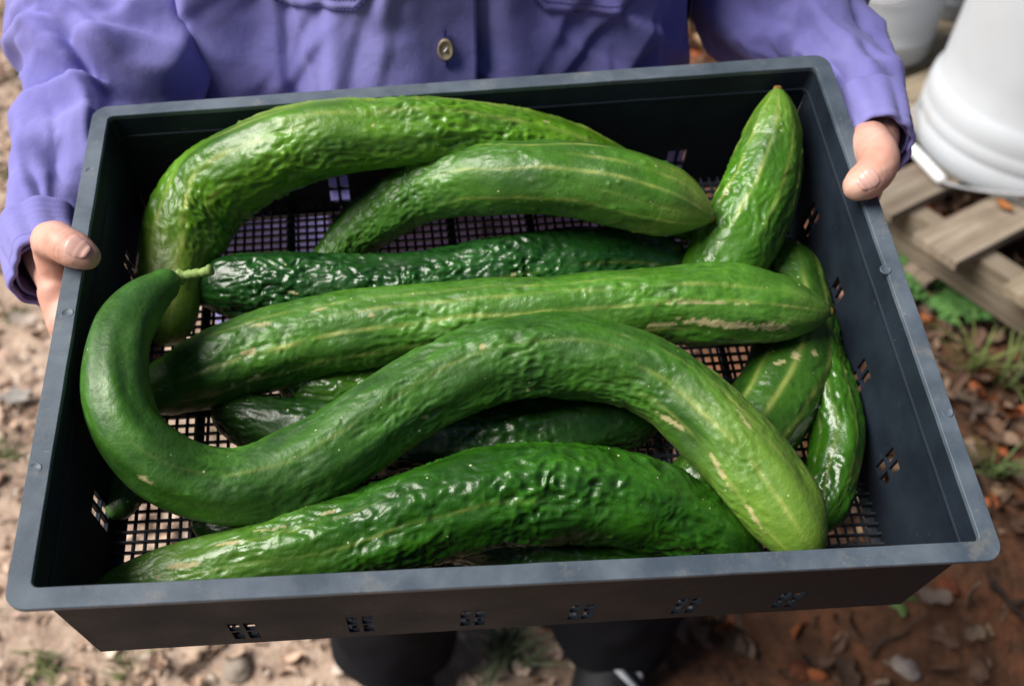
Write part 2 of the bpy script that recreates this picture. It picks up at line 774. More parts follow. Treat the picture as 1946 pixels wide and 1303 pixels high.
# floor: thin ribs both ways over flat wide straps, each a part
FI = .0152
xs = np.arange(-HA + FI + .0085, HA - FI - .006, .00615)
ys = np.arange(-HB + FI + .0050, HB - FI - .004, .00625)


def bar(name, p, q, w, h, zc):
    p, q = np.array(p, float), np.array(q, float)
    t = (q - p) / np.linalg.norm(q - p)
    sd = np.array([-t[1], t[0], 0]) * w / 2
    V = []
    for e in (p, q):
        for s, dz in ((-1, -h / 2), (1, -h / 2), (1, h * .25), (.45, h / 2), (-.45, h / 2), (-1, h * .25)):
            V.append(e + sd * s + np.array([0, 0, zc + dz]))
    F = [tuple(range(6)), tuple(range(11, 5, -1))] + [(k, 6 + k, 6 + (k + 1) % 6, (k + 1) % 6) for k in range(6)]
    link(name, mesh_np(name, warp(np.array(V)), F), M_FLOOR, crate)


for y in ys:
    bar('floor_rib', (-HA + FI - .003, y, 0), (HA - FI + .003, y, 0), .0018, .0022, -HH + .0052)
for x in xs:
    bar('floor_rib', (x, -HB + FI - .003, 0), (x, HB - FI + .003, 0), .0018, .0020, -HH + .0040)
for x in list(np.arange(-HA + FI + .040, HA - FI - .02, .0555)) + [-HA + FI + .0005, HA - FI - .0005]:
    bar('floor_strap', (x, -HB + FI - .003, 0), (x, HB - FI + .003, 0), .0062, .0014, -HH + .0020)
for y in list(np.arange(-HB + FI + .030, HB - FI - .02, .0555)) + [-HB + FI, HB - FI]:
    bar('floor_strap', (-HA + FI - .003, y, 0), (HA - FI + .003, y, 0), .0060, .0013, -HH + .0006)

# moulding marks: small round pips on the rim, chips of dried mud on it
for px, py in ((172, 325), (128, 595), (66, 890), (1683, 512), (1800, 782)):
    P = at_crate(px, py, 0)
    mb = MB()
    mb.lathe([(.0001, .0001), (.0026, .0001), (.0028, .0003), (.0031, .0003), (.0033, -.0004)], 20, P)
    mb.build('mould_mark', M_RIM, crate, True)


# ------------------------------------------------------------------ cucumbers
def stripe_term(th, s, L, stripes, seed):
    out = np.zeros(np.broadcast(th, s).shape)
    for k, (deg, width, amp, s0, s1) in enumerate(stripes):
        wob = 5 * perlin(np.stack([s * 28 + 0 * th, 0 * th + 0 * s + k * 3.3, 0 * th + 0 * s], -1), seed + k)
        d = ((np.degrees(th) - deg - wob + 180) % 360 - 180) * 1.45
        f = s / L
        env = sstep(s0 - .08, s0 + .05, f) * (1 - sstep(s1 - .05, s1 + .08, f))
        brk = .55 + .9 * perlin(np.stack([s * 60 + 0 * th, 0 * th + 0 * s + k * 7.7, 0 * th + 0 * s + 2], -1), seed + 20)
        out = np.maximum(out, .85 * amp * np.exp(-(d / width) ** 2) * env * np.clip(brk, .12, 1))
    return out


CUCS = {}
DEBUG = False


def cucumber(label, ctrl, dark, light, tip=None, tip_len=.16, tip_end=1, wrinkle=.5, wart=.5, wax=.32, stripes=(), scars=(),
             seed=0, cap=(.035, .035), capexp=(2.0, 2.0), lit_top=.25, res=1.0, stem=None, scar_end=None, wrink_fade=None, flat=0.0):
    pts = []
    for px, py, rp, zmm in ctrl:
        for _ in range(160):                     # keep the body inside the four walls
            P = at_crate(px, py, -HH + zmm / 1000.)
            dep = (RC @ P + TC)[2]
            rr = rp * dep / FPX * .96
            if P[1] + rr > HB - .0140:
                zmm += .5
            elif P[1] - rr < -HB + .0140:
                zmm -= .5
            else:
                break
        lim = HA - (.0126 if zmm < 40 else .0105) - rr * (1 if zmm < 40 else .93)
        P[0] = min(max(P[0], -lim), lim)
        pts.append([P[0], P[1], P[2], rp * dep / FPX])
        if DEBUG:
            print(label[:22], px, py, zmm)
    nL = int(460 * res)
    nA = int(132 * res)
    C, s = catmull(pts, nL)
    L = s[-1]
    # even out the radius a little, then round the ends
    r = C[:, 3].copy()
    k = np.hanning(2 * (nL // 24) + 1)
    k /= k.sum()
    rp_ = np.pad(r, nL // 24, mode='edge')
    r = np.convolve(rp_, k, 'valid')
    e0 = np.clip(s / cap[0], 0, 1)
    e1 = np.clip((L - s) / cap[1], 0, 1)
    rmid = np.maximum(r, .35 * np.interp(s, [cap[0], L - cap[1]], [np.interp(cap[0], s, r), np.interp(L - cap[1], s, r)]))
    r = np.where(s < cap[0], np.interp(cap[0], s, r) * (1 - (1 - e0) ** capexp[0]) ** (1 / capexp[0]), r)
    r = np.where(s > L - cap[1], np.interp(L - cap[1], s, r) * (1 - (1 - e1) ** capexp[1]) ** (1 / capexp[1]), r)
    r = np.maximum(r, .0012)
    T = np.gradient(C[:, :3], axis=0)
    T /= np.linalg.norm(T, axis=1)[:, None]
    U = np.array([0, 0, 1.0]) - T * T[:, 2:3]
    U /= np.linalg.norm(U, axis=1)[:, None]
    W = np.cross(T, U)
    th = np.linspace(0, 2 * math.pi, nA, endpoint=False)[None, :]
    ss = s[:, None]
    cth, sth = np.cos(th), np.sin(th)
    Rm = r.mean()
    # position on an uncurled body, used as noise domain
    N3 = np.stack(np.broadcast_arrays(cth * Rm, sth * Rm, ss + 0 * th), -1)
    f = ss / L
    body = sstep(0, .10, f) * (1 - sstep(.90, 1.0, f))
    wf = 1.0 if wrink_fade is None else np.interp(f, wrink_fade[0], wrink_fade[1])
    # lengthwise wrinkles broken into lumps
    warpn = perlin(N3 * 60, seed + 9)[..., None] * .004
    A = N3 + warpn
    n1 = perlin(A * np.array([175, 175, 48]), seed + 1)
    n3 = perlin(A * np.array([340, 340, 105]), seed + 14)
    rid3 = 1 - np.abs(n3) * 2.4
    n2 = perlin(A * np.array([330, 330, 140]), seed + 2)
    rid = 1 - np.abs(n1) * 2.2
    big = perlin(N3 * np.array([70, 70, 28]), seed + 3)
    dimp = -np.clip(perlin(A * np.array([260, 260, 130]), seed + 4) - .18, 0, 1) * 2.2
    gate = np.clip(.62 + .9 * perlin(N3 * np.array([40, 40, 22]), seed + 5), .1, 1.2)
    disp = wf * wrinkle * gate * (0.00095 * rid + 0.00125 * rid3 + 0.00045 * n2 + .0011 * dimp) + .0014 * big * (.5 + wrinkle)
    ribs = np.cos(th * 8 + 1.2 * perlin(np.stack(np.broadcast_arrays(ss * 9, 0 * th, 0 * th + 4), -1), seed + 6) + seed)
    disp = disp + .00055 * ribs * (.6 + .4 * perlin(N3 * 30, seed + 7))
    # warts
    wm = np.zeros((nL, nA))
    nw = int(260 * L * wart * 2)
    rg = np.random.default_rng(100 + seed)
    for _ in range(nw):
        i = rg.integers(int(nL * .05), int(nL * .95))
        a = (round(rg.uniform(0, 8)) / 8 * 2 * math.pi + rg.normal() * .12) if rg.random() < .6 else rg.uniform(0, 2 * math.pi)
        sl, sa = rg.uniform(.0010, .0030), rg.uniform(.0007, .0014)
        w = int(.010 / (L / nL)) + 1
        i0, i1 = max(0, i - w), min(nL, i + w)
        da = ((th - a + math.pi) % (2 * math.pi) - math.pi) * Rm
        b = np.exp(-((s[i0:i1, None] - s[i]) / sl) ** 2 - (da / sa) ** 2)
        wm[i0:i1] += b * rg.uniform(.4, 1.0)
    disp = (disp + .0006 * np.clip(wm, 0, 1.3) * (.5 + wart)) * body
    rr = r[:, None] + disp * np.clip(r[:, None] / Rm, 0.2, 1.2)
    P = C[:, None, :3] + rr[..., None] * (cth[..., None] * U[:, None, :] * (1 - flat) + sth[..., None] * W[:, None, :])
    # skin colour, with a lit top and shaded underside put into it
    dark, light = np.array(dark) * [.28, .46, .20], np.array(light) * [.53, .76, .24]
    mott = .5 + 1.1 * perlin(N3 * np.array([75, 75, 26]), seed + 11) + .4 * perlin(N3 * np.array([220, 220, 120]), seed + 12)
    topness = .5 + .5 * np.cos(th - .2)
    m = np.clip(.25 + .55 * mott * .9 + lit_top * topness - .1, 0, 1)
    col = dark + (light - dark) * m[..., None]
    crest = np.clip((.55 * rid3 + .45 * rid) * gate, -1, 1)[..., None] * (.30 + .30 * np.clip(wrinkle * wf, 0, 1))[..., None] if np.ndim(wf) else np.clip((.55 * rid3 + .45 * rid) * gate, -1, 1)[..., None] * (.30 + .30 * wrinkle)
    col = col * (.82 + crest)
    if tip is not None:
        ff = f if tip_end == 1 else 1 - f
        tw = sstep(1 - tip_len * 1.6, 1 - tip_len * .15, ff + .10 * perlin(N3 * np.array([90, 90, 20]), seed + 13))
        col = col + (np.array(tip) - col) * (tw * .85)[..., None]
    st = stripe_term(th, ss, L, stripes, seed + 30)[..., None]
    col = col + (np.array([.42, .46, .12]) - col) * np.clip(st, 0, 1)
    wc = np.clip(wm, 0, 1)[..., None] ** 2
    col = col + (np.minimum(col * 1.9 + .02, .5) - col) * wc * .6
    rough = np.full((nL, nA), wax)
    for (sf, deg, ls, wd, ang, amt) in scars:   # tan corky patches: along, around, sizes in metres, slant
        da = (np.degrees(th) - deg + 180) % 360 - 180
        du = np.radians(da) * r[:, None]
        dv = ss - sf * L
        ca, sa_ = math.cos(math.radians(ang)), math.sin(math.radians(ang))
        x, y = dv * ca + du * sa_, -dv * sa_ + du * ca
        q = (x / ls) ** 2 + (y / wd) ** 2
        q = q * (1 + 2.2 * perlin(N3 * 260, seed + 17) + 2.0 * perlin(N3 * 620, seed + 18))
        mk = (1 - sstep(.5, .95, q)) * (q > -5)
        mk = .85 * np.clip(mk, 0, 1) * np.exp(-np.clip((x / ls) ** 2 + (y / wd) ** 2 - 1, 0, 9) * 3) * amt
        col = col + (np.array([.46, .40, .20]) - col) * mk[..., None]
        rough = rough + (.8 - rough) * mk
    V = np.concatenate([P.reshape(-1, 3), C[:1, :3] - T[:1] * .0006, C[-1:, :3] + T[-1:] * .0006])
    Q = grid_quads(nL, nA, True)
    base = crate_to_world(C[nL // 2, :3] - np.array([0, 0, r[nL // 2]]))
    Wd = crate_to_world(V) - base
    me = bpy.data.meshes.new('cucumber')
    tri0 = [(nL * nA, (k + 1) % nA, k) for k in range(nA)]
    o1 = (nL - 1) * nA
    tri1 = [(nL * nA + 1, o1 + k, o1 + (k + 1) % nA) for k in range(nA)]
    me.vertices.add(len(Wd))
    me.vertices.foreach_set('co', Wd.astype(np.float32).ravel())
    Qf = Q[:, ::-1]
    loops = np.concatenate([Qf.ravel(), np.array(tri0).ravel()[::1], np.array(tri1).ravel()]).astype(np.int32)
    starts = np.concatenate([np.arange(0, len(Q) * 4, 4), len(Q) * 4 + np.arange(0, 6 * nA, 3)]).astype(np.int32)
    me.loops.add(len(loops))
    me.loops.foreach_set('vertex_index', loops)
    me.polygons.add(len(starts))
    me.polygons.foreach_set('loop_start', starts)
    me.update(calc_edges=True)
    me.validate()
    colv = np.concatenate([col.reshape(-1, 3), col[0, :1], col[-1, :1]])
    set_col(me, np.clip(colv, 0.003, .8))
    rv = np.concatenate([rough.ravel(), rough[0, :1], rough[-1, :1]])
    set_col(me, np.repeat(rv[:, None], 3, 1), 'wax')
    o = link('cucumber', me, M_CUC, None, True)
    o.location = base
    tag(o, label, 'cucumber', 'cucumbers piled in the crate')
    CUCS[label] = (C, r)
    wp = lambda q: crate_to_world(q) - base
    if stem:
        n_, rad = stem
        mb = MB()
        pp = [wp(at_crate(a, b, -HH + z / 1000.)) for a, b, z in n_]
        PP, _ = catmull(pp, 14)
        rads = np.interp(np.linspace(0, 1, 14), [0, .15, .8, .9, 1], [rad * 1.9, rad * 1.1, rad, rad * 1.35, rad * 1.15])
        rads = rads * (1 + .12 * np.sin(np.arange(14) * 2.1))
        mb.tube(PP, rads, 9)
        mb.build('stem', M_STEM, o, True)
    if scar_end is not None:
        i = 0 if scar_end == 0 else -1
        dirn = -T[0] if i == 0 else T[-1]
        c = C[i, :3]
        z = dirn
        x = np.cross(z, [0, 0, 1.0])
        x /= np.linalg.norm(x)
        y = np.cross(z, x)
        Mx = MC @ np.stack([x, y, z], 1)
        mb = MB()
        mb.lathe([(.0030, -.0022), (.0027, -.0002), (.0021, .0008), (.0012, .0004), (.0002, .0002)], 14, wp(c), Mx)
        mb.build('blossom_scar', M_SCAR, o, True)
    return o


# A: arch along the back wall
cucumber('yellow-green arched cucumber curving along the left and back walls of the crate',
         [(316, 652, 26, 24), (318, 610, 50, 26), (326, 530, 66, 32), (350, 445, 75, 42), (400, 368, 79, 58), (480, 310, 77, 80), (590, 270, 71, 92),
          (700, 257, 65, 93), (820, 252, 62, 91), (940, 262, 60, 83), (1060, 287, 57, 70), (1150, 325, 52, 58), (1230, 372, 45, 48), (1290, 420, 36, 40), (1318, 452, 18, 36)],
         (.055, .165, .016), (.17, .31, .03), tip=(.17, .27, .02), tip_len=.14, tip_end=0, wrinkle=.9, wart=.9, wax=.40, seed=1, cap=(.030, .03),
         stripes=[(-20, 7, .55, .02, .45), (22, 6, .7, .0, .40), (60, 6, .5, .0, .3), (-35, 9, .55, .35, .9), (5, 6, .35, .4, .85)],
         scars=[(.50, 30, .002, .0012, 20, .8), (.73, -5, .003, .0012, 0, .9)], wrink_fade=([0, .12, .25, .6, .8, 1], [.25, .45, .9, 1, .55, .3]))
# B
cucumber('mid-green cucumber lying across the pile with its thick end pointing right at the upright one',
         [(590, 530, 22, 14), (640, 480, 38, 20), (700, 425, 50, 36), (780, 375, 56, 56), (870, 347, 62, 72), (960, 338, 67, 82), (1060, 338, 71, 85), (1160, 352, 74, 84),
          (1240, 374, 69, 81), (1305, 396, 52, 77), (1354, 417, 12, 74)],
         (.045, .135, .020), (.115, .245, .055), tip=(.16, .26, .035), tip_len=.10, wrinkle=.75, wart=.7, wax=.42, seed=2, cap=(.02, .036), capexp=(2, 1.55),
         stripes=[(28, 3.5, .75, .45, 1), (-22, 3.5, .65, .5, 1), (75, 4, .5, .45, 1), (2, 3.5, .45, .7, 1), (52, 3, .35, .75, 1)], scar_end=1,
         wrink_fade=([0, .35, .55, .75, 1], [1.2, 1.1, .5, .25, .2]))
# C
cucumber('darkest green wet wrinkled cucumber lying in the middle under the arched ones',
         [(366, 556, 16, 24), (405, 548, 40, 25), (450, 544, 56, 26), (520, 544, 63, 26), (620, 548, 62, 26), (740, 546, 62, 26), (860, 535, 64, 27), (980, 516, 68, 28), (1100, 500, 68, 28),
          (1200, 497, 58, 28), (1280, 502, 42, 27), (1322, 506, 16, 26)],
         (.014, .060, .030), (.032, .115, .050), wrinkle=1.3, wart=1.0, wax=.27, seed=3, lit_top=.1,
         stripes=[(40, 3, .2, .3, .9)], scars=[(.21, 45, .003, .0012, 15, .9), (.26, 55, .002, .001, 0, .7), (.19, 70, .002, .0015, 0, .8), (.45, 60, .0025, .0009, 0, .6), (.62, 40, .002, .0009, 0, .6)],
         wrink_fade=([0, .45, .75, 1], [1, 1, .6, .4]))
# D
cucumber('bright green cucumber leaning upright in the back right corner',
         [(1478, 166, 8, 92), (1474, 215, 35, 84), (1464, 285, 59, 74), (1444, 360, 71, 63), (1410, 440, 78, 52), (1376, 500, 76, 42), (1345, 560, 60, 32), (1320, 605, 24, 26)],
         (.050, .150, .016), (.11, .25, .035), tip=(.12, .25, .025), tip_len=.2, tip_end=0, wrinkle=.5, wart=.55, wax=.38, seed=4, cap=(.036, .02), capexp=(1.55, 2),
         stripes=[(-28, 4, .65, 0, .6), (10, 3.5, .85, 0, .62), (48, 4, .75, 0, .7), (85, 4, .6, 0, .7), (-65, 4, .5, 0, .6)], scar_end=0)
# E
cucumber('straight light green cucumber with tan scabs lying across the middle of the pile',
         [(262, 760, 20, 30), (300, 742, 46, 31), (350, 722, 64, 32), (410, 697, 76, 34), (490, 670, 79, 37), (600, 641, 77, 41), (740, 619, 73, 46), (880, 605, 71, 51), (1020, 595, 70, 55), (1150, 587, 72, 58),
          (1270, 579, 75, 60), (1380, 580, 76, 61), (1460, 585, 66, 61), (1530, 591, 44, 60), (1580, 593, 10, 60)],
         (.042, .130, .018), (.115, .245, .060), tip=(.10, .22, .03), tip_len=.06, wrinkle=.62, wart=.5, wax=.42, seed=5, cap=(.022, .038), capexp=(2, 1.5),
         stripes=[(33, 4, .85, .05, .62), (72, 4, .6, .08, .75), (5, 4, .45, .3, .9), (30, 3, .6, .6, 1), (-15, 4, .35, .1, .7), (95, 3.5, .5, .65, 1)],
         scars=[(.17, 30, .005, .0022, 12, 1), (.165, 66, .0055, .0015, -14, 1), (.13, 66, .0012, .0025, 0, .8), (.19, -4, .007, .0013, 8, .9), (.27, -6, .006, .0012, -5, .7),
                (.345, 16, .002, .001, 0, .9), (.83, 62, .030, .0026, 4, 1), (.90, 66, .012, .0032, 0, .9), (.74, 64, .012, .0015, 0, .8), (.80, 32, .028, .0009, 0, .7), (.55, 40, .004, .0012, 20, .8)],
         scar_end=1, wrink_fade=([0, .3, .6, 1], [.5, .8, 1, .7]), lit_top=.4)
# J, H, I, K, L, M below the top layer
cucumber('dark cucumber half hidden in the shade under the arch of the large curled one',
         [(408, 772, 14, 18), (450, 792, 40, 18), (540, 816, 58, 19), (680, 832, 66, 20), (820, 835, 70, 21), (960, 832, 72, 21), (1090, 818, 68, 21), (1190, 800, 52, 21), (1255, 788, 18, 21)],
         (.012, .045, .012), (.026, .080, .020), wrinkle=.9, wart=.7, wax=.36, seed=6, res=.75)  # dark skin, darkened further to stand in for shade from above
cucumber('pale-flecked cucumber at the right passing under the straight light green one',
         [(1492, 462, 30, 22), (1512, 520, 58, 22), (1520, 610, 72, 22), (1502, 705, 80, 22), (1452, 795, 80, 22), (1385, 872, 72, 22), (1318, 925, 54, 22), (1270, 955, 18, 22)],
         (.034, .100, .020), (.085, .18, .05), wrinkle=.45, wart=.5, wax=.3, seed=7, res=.85,
         stripes=[(0, 5, .55, .1, .9), (-40, 5, .4, .1, .9), (40, 5, .45, .1, .9), (-70, 4, .4, .1, .9)],
         scars=[(.46, 5, .003, .003, 0, 1), (.43, -15, .002, .002, 0, .9), (.50, 20, .004, .0015, 40, .9)])
cucumber('slim green cucumber standing against the right wall beside the floor grid',
         [(1540, 535, 24, 24), (1568, 590, 42, 24), (1588, 660, 48, 24), (1595, 740, 50, 25), (1592, 825, 52, 25), (1582, 900, 50, 24), (1564, 970, 38, 23), (1548, 1012, 12, 21)],
         (.030, .105, .012), (.07, .18, .022), wrinkle=.65, wart=.7, wax=.26, seed=8, res=.75, stripes=[(20, 4, .4, 0, .9), (-25, 4, .4, 0, .9), (60, 4, .3, 0, .9)])
cucumber('small cucumber end poking down in the front left corner beside the floor grid',
         [(236, 982, 8, 18), (232, 960, 30, 18), (228, 910, 37, 18), (234, 855, 38, 19), (255, 805, 34, 19), (268, 782, 14, 19)],
         (.035, .10, .02), (.075, .16, .03), wrinkle=.3, wart=.4, wax=.4, seed=9, res=.6, cap=(.016, .016), capexp=(2.2, 2))
cucumber('bright wrinkled scrap of cucumber showing between the straight one and the dark shaded one',
         [(520, 700, 12, 18), (560, 722, 30, 18), (630, 738, 40, 18), (760, 728, 46, 18), (880, 705, 44, 18), (960, 692, 14, 18)],
         (.06, .15, .03), (.13, .26, .06), wrinkle=.9, wart=.8, wax=.25, seed=10, res=.6)
cucumber('dark cucumber lowest at the front, showing only beneath the big wrinkled front one',
         [(365, 990, 12, 15), (420, 1003, 40, 14), (560, 1004, 44, 13), (760, 1012, 46, 13), (960, 1040, 46, 13), (1120, 1068, 46, 13), (1250, 1080, 36, 14), (1295, 1085, 12, 15)],
         (.016, .06, .014), (.035, .10, .025), wrinkle=.8, wart=.6, wax=.28, seed=11, res=.75)
# G
cucumber('big dark wrinkled cucumber along the front edge of the crate',
         [(170, 1124, 10, 30), (232, 1105, 34, 31), (330, 1088, 50, 33), (450, 1066, 64, 38), (580, 1045, 74, 42), (700, 1012, 82, 45), (820, 973, 90, 48), (940, 945, 94, 50), (1060, 938, 92, 49), (1170, 947, 90, 45),
          (1270, 974, 82, 38), (1350, 1008, 64, 33), (1412, 1040, 42, 28), (1448, 1062, 12, 25)],
         (.020, .082, .014), (.055, .165, .028), tip=(.10, .22, .03), tip_len=.26, tip_end=0, wrinkle=1.1, wart=1.0, wax=.32, seed=12, cap=(.045, .034), capexp=(1.5, 1.6),
         stripes=[(30, 3, .3, .1, .6), (-10, 3, .3, .05, .4)],
         scars=[(.14, 12, .010, .0016, 6, 1), (.10, 25, .0022, .0012, 0, .9), (.20, -10, .006, .0012, 8, .9), (.26, -22, .010, .0009, 4, .8), (.34, -25, .004, .0012, 0, .8)],
         stem=([(1440, 1056, 25), (1454, 1060, 25), (1466, 1064, 26)], .0024), wrink_fade=([0, .2, .4, .8, 1], [.3, .6, 1, .9, .6]))
# F
cucumber('large cucumber curled like a hook at its stem end, lying on top of the pile',
         [(338, 527, 15, 84), (312, 541, 31, 86), (266, 580, 48, 89), (232, 632, 56, 92), (219, 692, 60, 93), (224, 760, 62, 90), (251, 826, 64, 82), (306, 881, 67, 71), (376, 914, 71, 60), (456, 924, 75, 53), (545, 902, 81, 50),
          (640, 852, 80, 54), (740, 783, 78, 59), (840, 727, 77, 64), (940, 688, 79, 67), (1050, 674, 77, 69), (1160, 688, 76, 69), (1260, 728, 72, 67), (1345, 798, 78, 64), (1420, 880, 83, 60), (1480, 957, 80, 56), (1518, 1016, 68, 52), (1547, 1060, 44, 50)],
         (.028, .100, .020), (.085, .205, .045), tip=(.145, .27, .03), tip_len=.18, wrinkle=.75, wart=.35, wax=.47, seed=13, cap=(.012, .036), capexp=(2, 1.55), res=1.15,
         stripes=[(25, 5, .7, .78, 1), (-12, 4, .5, .74, 1), (62, 4, .45, .75, 1), (-45, 5, .55, .78, 1), (10, 4, .2, .2, .7)],
         scars=[(.235, 50, .003, .0022, 0, .9), (.80, 70, .010, .0018, -8, .9), (.87, 62, .012, .0016, 10, .9), (.93, 66, .010, .0014, 5, .9), (.85, -5, .006, .0010, 10, .7),
                (.50, 60, .003, .0012, 40, .7), (.58, 5, .002, .0015, 0, .9), (.62, 80, .0016, .0014, 0, .7)],
         stem=([(342, 526, 84), (365, 521, 86), (385, 518, 87), (402, 512, 89)], .0026), wrink_fade=([0, .25, .40, .6, .85, 1], [.05, .15, .6, 1, .6, .35]))
# ------------------------------------------------------------------ person
def sphere_pts(c, r, n=10):
    V = [np.array([0, 0, -1.0])]
    for i in range(1, n):
        a = -math.pi / 2 + math.pi * i / n
        for k in range(2 * n):
            b = math.pi * k / n
            V.append(np.array([math.cos(a) * math.cos(b), math.cos(a) * math.sin(b), math.sin(a)]))
    V.append(np.array([0, 0, 1.0]))
    F = []
    m = 2 * n
    for k in range(m):
        F.append((0, 1 + (k + 1) % m, 1 + k))
        F.append((len(V) - 1, 1 + (n - 2) * m + k, 1 + (n - 2) * m + (k + 1) % m))
    for i in range(n - 2):
        for k in range(m):
            F.append((1 + i * m + k, 1 + i * m + (k + 1) % m, 1 + (i + 1) * m + (k + 1) % m, 1 + (i + 1) * m + k))
    return [np.asarray(c) + r * v for v in V], F


def blob(chains, voxel, smooth=5, n=9):
    """one continuous surface grown from chains of (x, y, z, radius)"""
    mb = MB()
    for ch in chains:
        ch = np.asarray(ch, float)
        if len(ch) > 1:
            Q, s = catmull(ch, max(4, int(np.sum(np.linalg.norm(np.diff(ch[:, :3], axis=0), axis=1)) / (ch[:, 3].min() * .35)) + 3))
        else:
            Q = ch
        for q in Q:
            mb.add(*sphere_pts(q[:3], q[3], n))
    me = mesh_np('tmp', mb.v, mb.f)
    o = bpy.data.objects.new('tmp', me)
    COL.objects.link(o)
    m = o.modifiers.new('r', 'REMESH')
    m.mode = 'VOXEL'
    m.voxel_size = voxel
    sm = o.modifiers.new('s', 'SMOOTH')
    sm.factor = .5
    sm.iterations = smooth
    dg = bpy.context.evaluated_depsgraph_get()
    out = bpy.data.meshes.new_from_object(o.evaluated_get(dg))
    n_ = len(out.vertices)
    V = np.zeros(n_ * 3)
    out.vertices.foreach_get('co', V)
    F = [tuple(p.vertices) for p in out.polygons]
    bpy.data.objects.remove(o)
    bpy.data.meshes.remove(me)
    bpy.data.meshes.remove(out)
    return V.reshape(-1, 3), F


PCX, PCY = -0.052, 0.735
person = empty('person', (PCX, PCY, float(gz(PCX, PCY))))
PB = np.array(person.location)
tag(person, 'person in a loose periwinkle button shirt and black trousers holding out the crate', 'person')


def pchild(name, me, mat, parent=None, smooth=True):
    """children of the person are modelled in world coordinates; shift into the person's frame"""
    V = np.zeros(len(me.vertices) * 3)
    me.vertices.foreach_get('co', V)
    V = V.reshape(-1, 3) - PB
    me.vertices.foreach_set('co', V.ravel())
    return link(name, me, mat, parent or person, smooth)


def cw1(px, py, r, z):
    P = at_crate(px, py, z)
    d = (RC @ P + TC)[2]
    w = crate_to_world(P)
    return (*w, r * d / FPX)


def loc(x, y, z, r):
    return (*crate_to_world(warp((x, y, z))), r)


# sleeves: path of (px, py, radius px, distance) for the part in view, then the shoulder
def sleeve_path(rows, shoulder, rs):
    pts = []
    for px, py, rp, d in rows:
        pts.append([*at_depth(px, py, d), rp * d / FPX])
    pts.append([*shoulder, rs])
    return np.array(pts)


SL_L = sleeve_path([(101, 512, 64, .596), (93, 480, 69, .608), (93, 440, 82, .622), (104, 395, 98, .638), (132, 330, 114, .656), (188, 240, 126, .688), (226, 140, 176, .705), (216, 0, 182, .725), (214, -150, 180, .745)],
                   (PCX - .165, PCY, 1.25), .075)
SL_R = sleeve_path([(1662, 272, 58, .642), (1653, 238, 63, .654), (1630, 180, 72, .676), (1580, 100, 90, .712), (1500, 5, 152, .748), (1472, -150, 172, .770)],
                   (PCX + .165, PCY, 1.25), .075)

def keep_out(V, ins=-.0025, ztop=.004):
    """push cloth out of the crate it rests against"""
    L = ((np.asarray(V) - CAMP) @ RW - TC) @ RC
    x = L[..., 0] - SHEAR * L[..., 1]
    y = L[..., 1]
    z = L[..., 2] - TWIST * x * y
    mx, my = HA - ins, HB - ins
    inside = (np.abs(x) < mx) & (np.abs(y) < my) & (z < ztop) & (z > -HH - .004)
    px, py = mx - np.abs(x), my - y
    usex = inside & (px < py)
    usey = inside & ~usex
    X = np.where(usex, np.sign(x) * mx, x)
    Y = np.where(usey, my, y)
    Q = warp(np.stack([X, Y, z], -1))
    return np.where(inside[..., None], crate_to_world(Q), V)


# hands, in crate coordinates around the rim they hold
tl = at_crate(128, 480, 0.0)
tr = at_crate(1640, 372, 0.0)
hand_chains = []
# left: thumb over the rim
thumbL = [cw1(100, 474, 35, -.022), cw1(96, 458, 36, -.005), cw1(107, 457, 37.5, .0075), cw1(120, 464, 36, .0106), cw1(132, 470, 36.5, .0112), cw1(150, 479, 33, .0106), cw1(165, 487, 26, .0092)]
hand_chains.append(thumbL)
xo = -HA - .004
wristL = SL_L[1][:3]


def lloc(dx, dy, z, r):
    return loc(tl[0] + dx, tl[1] + dy, z, r)


hand_chains.append([(*SL_L[4][:3], .024), (*SL_L[3][:3], .021), (*SL_L[2][:3], .0175), (*SL_L[1][:3], .0155), lloc(-.016, .014, -.040, .0145)])
for k, (dy, ln) in enumerate(((-.012, .0), (.004, .004), (.020, .003), (.034, -.003))):
    rr = (.0088, .0090, .0086, .0076)[k]
    base = lloc(-.016, .010 + dy * .6, -.040, .0120)
    kn = lloc(-.012, -.008 + dy, -.060, rr * 1.1)
    m1 = lloc(-.006, -.016 + dy, -.088 - ln * .5, rr)
    m2 = lloc(-.004, -.022 + dy, -HH - .010, rr * .95)
    tp = lloc(.020 + ln, -.020 + dy, -HH - .0105, rr * .85)
    hand_chains.append([base, kn, m1, m2, tp])
hand_chains.append([lloc(-.012, .006, -.044, .015), lloc(-.010, -.004, -.046, .0135), lloc(-.011, -.014, -.048, .012)])
hand_chains.append([lloc(-.014, .012, -.040, .014), cw1(96, 462, 35, -.014)])
# right hand
thumbR = [cw1(1648, 262, 38, -.020), cw1(1655, 272, 39, -.004), cw1(1668, 296, 40, .006), cw1(1668, 318, 38, .0105), cw1(1652, 338, 37, .0110), cw1(1642, 346, 35.5, .0106), cw1(1630, 354, 29, .0096)]
hand_chains.append(thumbR)


def rloc(dx, dy, z, r):
    return loc(tr[0] - dx, tr[1] + dy, z, r)


